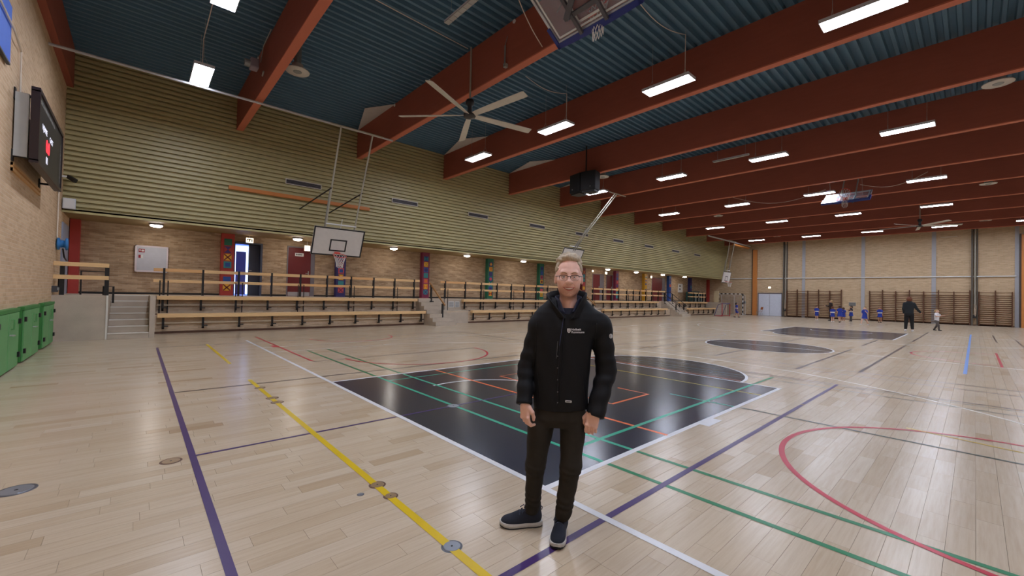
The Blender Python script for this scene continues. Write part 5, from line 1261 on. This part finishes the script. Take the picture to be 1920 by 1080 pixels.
def flat_text(name, body, u, v, hpx, par, m_):
    """print lying on the jacket at a photo pixel"""
    p = on_jacket(u, v, 0.006); px_, pz_ = on_jacket(u+24, v, 0.006), on_jacket(u, v-8, 0.006)
    e1 = (px_-p).normalized(); e3 = e1.cross((pz_-p).normalized()).normalized(); e2 = e3.cross(e1)
    cu = bpy.data.curves.new(name, 'FONT'); cu.body = body; cu.size = hpx*0.00335*1.35; cu.extrude = 0.0006; cu.offset = 0.0002; cu.align_x = 'LEFT'; cu.align_y = 'CENTER'
    tmp = bpy.data.objects.new(name, cu); C.objects.link(tmp)
    bpy.context.view_layer.update()
    me = bpy.data.meshes.new_from_object(tmp.evaluated_get(bpy.context.evaluated_depsgraph_get())); C.objects.unlink(tmp); bpy.data.objects.remove(tmp)
    me.materials.clear(); me.materials.append(m_)
    o = link(name, me, par); mw = Matrix.Identity(4)
    fl = Vector((1,-1,1)); e1 = e1*fl; e2 = e2*fl; e3 = e1.cross(e2); p = p*fl
    for i, e in enumerate((e1, e2, e3)):
        for j in range(3): mw[j][i] = e[j]
    for j in range(3): mw[j][3] = p[j]
    o.matrix_local = mw
    return o
flat_text('chest_print', 'Holbæk', 1071.2, 618.0, 4.2, jacket, M_wp); flat_text('chest_print', 'Kommune', 1071.2, 622.9, 4.2, jacket, M_wp)
def decal(name, poly, m_, par, lift=0.004):
    P = [on_jacket(u, v, lift) for u, v in poly]; m = MB(); m.v = [tuple(p) for p in P]; m.f = [tuple(range(len(P)))]
    o = m.build(name, m_, par); sd = o.modifiers.new('s', 'SOLIDIFY'); sd.thickness = 0.001; return o
crest = decal('crest_print', [(1063.6,616),(1069.8,616),(1069.8,621),(1068.6,623.4),(1066.7,624.4),(1064.8,623.4),(1063.6,621)], M_wp, jacket)
for k in range(3): decal('crest_wave', [(1064.6,618+1.8*k),(1068.8,617.6+1.8*k),(1068.8,618.2+1.8*k),(1064.6,618.6+1.8*k)], M_jack, crest, 0.0052)
c_ = [(1145.6+2.9*math.cos(2*PI*k/14), 630.2+4.4*math.sin(2*PI*k/14)) for k in range(14)]
badge = decal('sleeve_badge', c_, M_wp, jacket); decal('badge_inner', [(1145.6+1.9*math.cos(2*PI*k/12), 630.2+3.1*math.sin(2*PI*k/12)) for k in range(12)], M_jack, badge, 0.0055); decal('badge_mark', [(1145,628),(1146.6,628),(1146.6,632.4),(1145,632.4)], M_wp, badge, 0.007)
decal('hem_label', [(1060,750.5),(1071.5,751.2),(1071.5,755),(1060,754.3)], M_wp, jacket)
decal('hem_label_print', [(1061.5,751.8),(1070,752.3),(1070,753.9),(1061.5,753.4)], mat('label_dark', (90,90,94), 0.6), jacket, 0.006)
# ---- trousers
def leg(P, hip, kn, an, r):
    d = su(s_cap(P, hip, kn, r[0], r[1]), s_cap(P, kn, an, r[1], r[2]), 0.03)
    z = P[..., 2]
    wr = np.exp(-((z-kn[2]+0.03)/0.06)**2) + np.exp(-((z-an[2]-0.06)/0.07)**2)*1.3
    return d + wr*0.0028*np.sin(z*105 + 26*P[...,0] + 18*P[...,1] + 2*np.sin(z*31)) + 0.0012*np.sin(z*40+30*P[...,0])
zc = mp(1044,800)[2]
def trou_sdf(P):
    cx_ = mp(1049,780)[0]
    d = s_loft(P, [(zc+0.012,cx_,-0.01,0.158,0.09),(zc+0.06,cx_,-0.012,0.17,0.112),(zc+0.16,cx_,-0.012,0.158,0.105),(1.0,cx_,-0.012,0.15,0.1)], 2.4)
    a = leg(P, mp(1014,797,-0.01), KN_L, AN_L, (0.086,0.059,0.049)); b = leg(P, mp(1074,799,0.0), KN_R, AN_R, (0.083,0.062,0.051))
    d = su(d, su(a, b, 0.006), 0.018)
    return np.maximum(d, 0.085-P[..., 2])
trousers = sdf_obj('trousers', [(trou_sdf, (-0.30,-0.2,0.07), (0.26,0.2,0.93), 0.0072)], M_trou, man, 2)
# ---- shoes
M_shoe = mat('navy_mesh', (24,30,46), 0.75, var=0.25, scale=90, bump=0.5, bscale=500); M_sole = mat('sole_grey', (186,182,176), 0.6, var=0.1, scale=20); M_out = mat('outsole_black', (30,30,32), 0.7); M_lace = mat('lace_navy', (52,58,78), 0.8)
def shoe(heel, toe):
    hv, tv = Vector(heel), Vector(toe); ln = (tv-hv).length; e = (tv-hv)/ln
    s_ = thing('shoe', None, None); s_.parent = man; s_.location = (hv.x, hv.y, 0); s_.rotation_euler = (0,0,math.atan2(e.y, e.x)-PI/2); k = ln/0.28
    def out(y):   # half widths along the shoe
        return np.interp(y, [0,0.015,0.05,0.1,0.15,0.2,0.24,0.268,0.28], [0.012,0.027,0.034,0.034,0.040,0.047,0.044,0.028,0.008])
    def up(P):
        d = s_ell(P, (0,0.052,0.062), (0.034,0.05,0.055)); d = su(d, s_cap(P, (0,0.062,0.07), (0,0.05,0.125), 0.041, 0.043), 0.02)
        d = su(d, s_ell(P, (0,0.125,0.055), (0.039,0.075,0.05)), 0.03); d = su(d, s_ell(P, (0,0.2,0.042), (0.045,0.07,0.034)), 0.03)
        d = ss(d, s_cap(P, (0,0.05,0.11), (0,0.048,0.16), 0.034, 0.036), 0.008)
        return np.maximum(d, 0.022-P[..., 2])
    sdf_obj('upper', [(up, (-0.07,-0.02,0.01), (0.07,0.3,0.155), 0.0042)], M_shoe, s_, 1)
    for nm, z0, z1, gr, m_ in (('midsole', 0.010, 0.034, 0.004, M_sole), ('outsole', 0.0, 0.010, 0.001, M_out)):
        ys = [0,0.008,0.02,0.05,0.08,0.1,0.13,0.16,0.19,0.22,0.25,0.27,0.278]
        P_ = [(float(out(y))+gr, y) for y in ys] + [(-float(out(y))-gr, y) for y in reversed(ys)]
        m = MB(); n = len(P_)
        lift = lambda y: 0.016*max(0, (y-0.2)/0.08)**2
        m.v = [(p[0]*0.96, p[1], z0+lift(p[1])) for p in P_] + [(p[0]*1.03, p[1], (z0+z1)/2+lift(p[1])) for p in P_] + [(p[0]*0.97, p[1], z1+lift(p[1])*0.6) for p in P_]
        for a in range(2):
            for i in range(n): j = (i+1) % n; m.f.append((a*n+i, a*n+j, (a+1)*n+j, (a+1)*n+i))
        m.f.append(tuple(range(n))[::-1]); m.f.append(tuple(range(2*n, 3*n)))
        m.build(nm, m_, s_, False)
    m = MB()
    for i in range(5):
        y = 0.112+0.019*i; z = 0.119-0.0085*i-0.0004*i*i
        m.tube([(-0.03,y+0.004,z-0.016),(-0.014,y,z-0.002),(0,y,z),(0.014,y,z-0.002),(0.03,y+0.004,z-0.016)], 0.0028, 6)
    m.tube([(0,0.11,0.122),(-0.03,0.115,0.124),(-0.038,0.135,0.108)], 0.0026, 6).tube([(0,0.11,0.122),(0.03,0.118,0.122),(0.038,0.14,0.104)], 0.0026, 6)
    m.build('laces', M_lace, s_)
    MB().tube([(0,0.004,0.1),(0,0.0,0.118),(0,0.008,0.124)], 0.003, 6).build('heel_tab', M_lace, s_)
    return s_
shoe((-0.068,0.095,0), (-0.322,0.038,0)); shoe((0.066,0.10,0), (0.022,-0.178,0))
# the shapes above were laid out with y towards the lens; turn them into the right-handed frame of the figure
def to_right_handed(o):
    for ch in o.children:
        if ch.name.startswith('shoe') and ch.type == 'EMPTY': continue
        if ch.type == 'MESH' and not ch.name.startswith('chest_print'):
            me = ch.data; n = len(me.vertices); co = np.empty(n*3, f32); me.vertices.foreach_get('co', co); co[1::3] *= -1; me.vertices.foreach_set('co', co)
            me.flip_normals(); me.update()
        to_right_handed(ch)
to_right_handed(man)
# ================================================================== PEOPLE IN THE BACKGROUND
def person(label, loc, face, H_, skin, top, bottom, haircol, shoes, arms, legs, child=True, dress=None, sash=None, long_hair=False, sleeves=True, h=None):
    """arms: two (elbow, hand) offsets from the shoulder; legs: two foot (x, y) positions; units of body height, x = own left, y = front"""
    t = thing('person', label, 'person', (loc[0], loc[1], 0), face, 'people at the far end of the hall')
    k = H_; h = h or max(0.016, 0.012*H_)
    hr = 0.078 if child else 0.066; zh = 1-hr*1.12
    sh = 0.80 if child else 0.83; hip = 0.46 if child else 0.50; sw = 0.104 if child else 0.102
    A = []
    for s, (eo, ho) in zip((1, -1), arms):
        S = np.array((s*sw, 0, sh-0.02)); E_ = S+np.array(eo); Hd = S+np.array(ho); A.append((S*k, E_*k, Hd*k))
    Lg = []
    for s, (fx, fy, kx, ky) in zip((1, -1), legs): Lg.append((np.array((s*0.05, 0, hip))*k, np.array((kx, ky, 0.26))*k, np.array((fx, fy, 0.045))*k))
    torso = lambda g: [( (hip-0.03)*k,0,0,0.088*k+g,0.06*k+g),((hip+0.12)*k,0,0,0.085*k+g,0.058*k+g),((sh-0.08)*k,0,0,0.102*k+g,0.064*k+g),((sh-0.01)*k,0,0,0.082*k+g,0.052*k+g),((sh+0.03)*k,0,0,0.04*k+g,0.04*k+g)]
    ra = 0.026*k
    def bod(P):
        d = s_ell(P, (0,0,zh*k), (hr*0.86*k,hr*0.98*k,hr*1.12*k)); d = su(d, s_ell(P, (0,hr*0.95*k,(zh-0.02)*k), (0.012*k,0.016*k,0.016*k)), 0.01)
        for s in (-1, 1): d = su(d, s_ell(P, (s*hr*0.88*k,0,(zh-0.01)*k), (0.012*k,0.018*k,0.022*k)), 0.006)
        d = su(d, s_cap(P, (0,0,(sh-0.02)*k), (0,0,(zh-0.03)*k), 0.036*k), 0.03*k); d = su(d, s_loft(P, torso(-0.006)), 0.03*k)
        for S, E_, Hd in A: d = su(d, s_cap(P, S, E_, ra, ra*0.85), 0.02*k); d = su(d, s_cap(P, E_, Hd, ra*0.85, ra*0.62), 0.015*k); d = su(d, s_ell(P, Hd, (0.02*k,0.02*k,0.024*k)), 0.01*k)
        for a, b, c in Lg: d = su(d, s_cap(P, a, b, 0.05*k, 0.036*k), 0.02*k); d = su(d, s_cap(P, b, c, 0.036*k, 0.024*k), 0.015*k)
        return d
    lim = max(0.36, max(abs(float(q)) for a in A for p in a for q in p[:2])/k + 0.08, max(max(abs(q[0]), abs(q[1])) for q in legs)+0.08)*k
    fing = MB()
    for S, E_, Hd in A:
        d = Vector(Hd-E_).normalized(); u = d.orthogonal().normalized(); v_ = d.cross(u)
        for q in range(4): fing.tube([Vector(Hd)+u*(q-1.5)*0.010*k, Vector(Hd)+d*0.03*k+u*(q-1.5)*0.011*k, Vector(Hd)+d*0.05*k+u*(q-1.5)*0.010*k+v_*0.012*k], [0.0055*k,0.005*k,0.004*k], 5)
        fing.tube([Vector(Hd)-u*0.018*k, Vector(Hd)+d*0.015*k-u*0.03*k, Vector(Hd)+d*0.03*k-u*0.028*k], [0.006*k,0.006*k,0.005*k], 5)
    ms = mat('skin_'+skin[0], skin[1], 0.55)
    sdf_obj('body', [(bod, (-lim,-lim,0.0), (lim,lim,1.02*k), h)], ms, t, 1, fing)
    g = 0.010*k+0.004
    def topf(P):
        d = su(s_loft(P, torso(g)), s_ell(P, (0,0,(sh-0.01)*k), (sw*k*0.95,0.05*k+g,0.05*k)), 0.04*k); d = su(d, s_cap(P, (0,0,(sh-0.02)*k), (0,0,(sh+0.03)*k), 0.048*k+g*0.4), 0.04*k)
        for S, E_, Hd in A:
            if sleeves == 'long': d = su(su(d, s_cap(P, S, E_, ra+g, ra*0.85+g), 0.02*k), s_cap(P, E_, E_+(Hd-E_)*0.9, ra*0.85+g, ra*0.7+g), 0.015*k)
            elif sleeves: d = su(d, s_cap(P, S, S+(E_-S)*0.55, ra+g, ra+g), 0.02*k)
        return d
    sdf_obj('top', [(topf, (-lim,-lim,(hip-0.05)*k), (lim,lim,(sh+0.06+ (0.3 if sleeves == 'long' else 0))*k), h)], mat('cloth_'+top[0], top[1], 0.8), t, 1)
    if dress:
        secs_ = [((hip-0.11)*k,0,0,0.135*k,0.11*k),((hip+0.02)*k,0,0,0.108*k,0.082*k),((hip+0.12)*k,0,0,0.088*k+g*1.3,0.06*k+g*1.3)]
        sdf_obj('skirt', [(lambda P: s_loft(P, secs_), (-lim,-lim,(hip-0.25)*k), (lim,lim,(hip+0.16)*k), h)], mat('cloth_'+dress[0], dress[1], 0.8), t, 1)
    if sash: sdf_obj('sash', [(lambda P: np.maximum(s_loft(P, torso(g*1.7)), np.abs(P[...,2]-(hip+0.17)*k)-0.035*k), (-lim,-lim,(hip+0.08)*k), (lim,lim,(hip+0.26)*k), h)], mat('cloth_'+sash[0], sash[1], 0.8), t, 1)
    if bottom:
        zb = bottom[2]
        def bot(P):
            d = s_loft(P, [((hip-0.05)*k,0,0,0.092*k+g*0.6,0.066*k+g*0.6),((hip+0.05)*k,0,0,0.09*k+g*0.6,0.064*k+g*0.6)])
            for a, b, c in Lg: d = su(d, s_cap(P, a, b, 0.05*k+g*0.7, 0.036*k+g*0.6), 0.01*k); d = su(d, s_cap(P, b, c, 0.036*k+g*0.6, 0.026*k+g*0.6), 0.01*k)
            return np.maximum(d, zb*k-P[...,2])
        sdf_obj('trousers' if zb < 0.2 else 'shorts', [(bot, (-lim,-lim,0.02), (lim,lim,(hip+0.08)*k), h)], mat('cloth_'+bottom[0], bottom[1], 0.8), t, 1)
    def hairf(P):
        d = s_ell(P, (0,-0.012*k,(zh+0.012)*k), (hr*1.0*k,hr*1.08*k,hr*1.18*k)); d = np.maximum(d, -s_box(P, (0,0.09*k,(zh-0.035)*k), (0.2*k,0.085*k,0.075*k)))
        d = np.maximum(d, (zh-0.045)*k-P[...,2])
        if long_hair: d = su(d, s_cap(P, (0,-hr*0.9*k,(zh-0.01)*k), (0,-hr*1.2*k,(sh-0.06)*k), 0.042*k, 0.02*k), 0.02*k)
        return d
    sdf_obj('hair', [(hairf, (-0.14*k,-0.17*k,(sh-0.12)*k), (0.14*k,0.15*k,1.05*k), h*0.8)], mat('hair_'+haircol[0], haircol[1], 0.7), t, 1)
    for (a, b, c), l_ in zip(Lg, legs):
        x, y = float(c[0]), float(c[1])
        sdf_obj('shoe', [(lambda P, x=x, y=y: np.maximum(su(s_ell(P, (x,y+0.035*k,0.022*k), (0.028*k,0.075*k,0.03*k)), s_ell(P, (x,y,0.035*k), (0.028*k,0.034*k,0.036*k)), 0.01*k), 0.002-P[...,2]), (x-0.05*k,y-0.07*k,-0.01), (x+0.05*k,y+0.13*k,0.09*k), h*0.7)], mat('shoe_'+shoes[0], shoes[1], 0.6), t, 1)
    for s in (-1, 1): MB().lathe([(0.0,0.004),(0.007*k,0.002),(0.007*k,-0.004)], (s*hr*0.38*k, hr*0.9*k, zh*k), 8, 'y').build('eye', mat('eye_dark', (40,32,30), 0.4), t)
    MB().tube([(-0.018*k,hr*0.86*k,(zh-0.042)*k),(0,hr*0.92*k,(zh-0.046)*k),(0.018*k,hr*0.86*k,(zh-0.042)*k)], 0.004*k, 5).build('mouth', mat('lips', (186,108,98), 0.45), t)
    return t
BL = ('blue', (40,62,160)); WH = ('white', (226,224,226)); DK = ('black', (22,23,26)); GR = ('grey', (96,92,88))
fair = ('fair', (222,176,152)); tan_ = ('tan', (190,138,108))
dn = ((0.02,0.0,-0.15),(0.03,0.04,-0.29)); dn2 = ((-0.02,0.0,-0.15),(-0.03,0.04,-0.29)); up1 = ((0.05,0.06,-0.12),(0.02,0.16,-0.02)); up2 = ((-0.05,0.06,-0.12),(-0.02,0.16,-0.02))
out1 = ((0.1,0.05,-0.08),(0.2,0.12,-0.06)); out2 = ((-0.1,0.05,-0.08),(-0.2,0.12,-0.06))
std = ((0.05,0,0.05,0.01),(-0.05,0,-0.05,0.01)); walk = ((0.06,0.12,0.06,0.1),(-0.06,-0.14,-0.05,-0.02)); wide = ((0.13,0,0.09,0.02),(-0.13,0,-0.09,0.02))
br = ('brown', (84,56,40)); bk = ('black', (28,24,24)); bo = ('blond', (178,146,100)); rd = ('auburn', (116,66,40))
cam_dir = lambda x, y: math.atan2(-y, -x) - PI/2
def pos(x, y, turn): return (x, y), cam_dir(x, y) + math.radians(turn)
p, f = pos(-8.56, 40.9, 20); person('child in blue with a white belt standing alone before the left wall bars', p, f, 1.15, fair, BL, ('bluesh', (40,62,160), 0.3), br, WH, (dn, dn2), std, sash=WH)
p, f = pos(-7.73, 41.4, -80); person('woman in dark clothes with fair hair standing behind the group of children', p, f, 1.64, fair, ('darkbrown', (52,36,32)), ('blk', (26,24,26), 0.05), bo, DK, (dn, ((0.02,0.1,-0.1),(0.03,0.22,-0.08))), std, child=False, long_hair=True, sleeves='long')
p, f = pos(-7.12, 38.7, 160); person('fair-haired child in blue vest and white belt, left of the close group', p, f, 1.16, fair, BL, None, rd, WH, (up1, dn2), std, dress=BL, sash=WH)
p, f = pos(-6.72, 38.9, 200); person('taller child in a long blue dress in the middle of the close group', p, f, 1.24, fair, BL, None, br, DK, (up1, dn2), walk, dress=BL)
p, f = pos(-6.75, 40.3, 180); person('partly hidden child in blue at the right of the close group', p, f, 1.1, tan_, BL, None, br, WH, (dn, dn2), std, dress=BL)
p, f = pos(-6.58, 42.2, -60); person('dark-haired child holding a blue bundle before the bare brick wall', p, f, 1.22, tan_, ('darkgrey', (60,58,66)), ('greyt', (92,86,84), 0.05), bk, DK, (up1, up2), std, sash=WH, dress=BL)
p, f = pos(-4.97, 36.5, -30); person('child in a blue dress running before the middle pilaster', p, f, 1.22, fair, BL, None, bo, WH, (dn, up2), ((0.1,0.14,0.08,0.1),(-0.12,-0.12,-0.08,-0.02)), dress=BL)
p, f = pos(-4.88, 42.4, 10); person('child in blue and white facing the camera before the right wall bars', p, f, 1.19, tan_, BL, None, br, DK, (dn, dn2), std, dress=BL, sash=WH)
p, f = pos(-2.39, 31.2, 185); person('man in dark sweater, black trousers and white shoes with back turned', p, f, 1.85, fair, ('darkteal', (30,36,40)), ('blacktrousers', (20,20,22), 0.062), rd, WH, (((0.06,0.02,-0.14),(0.15,0.14,-0.25)), ((-0.02,-0.02,-0.15),(-0.005,0.04,-0.28))), ((0.075,0.02,0.065,0.03),(-0.075,0,-0.065,0.02)), child=False, sleeves='long')
p, f = pos(-1.46, 34.1, 60); person('child in a white top and grey leggings leaning forward beside the man in dark clothes', p, f, 1.2, fair, WH, ('greyleg', (92,84,80), 0.05), bo, DK, (((0.05,0.06,-0.1),(0.0,0.15,-0.1)), out2), walk)
p, f = pos(-13.69, 38.3, 90); person('child in blue running in front of the handball goal', p, f, 1.25, tan_, BL, ('bluesh', (40,62,160), 0.3), bk, DK, (dn, up2), walk, sash=WH)
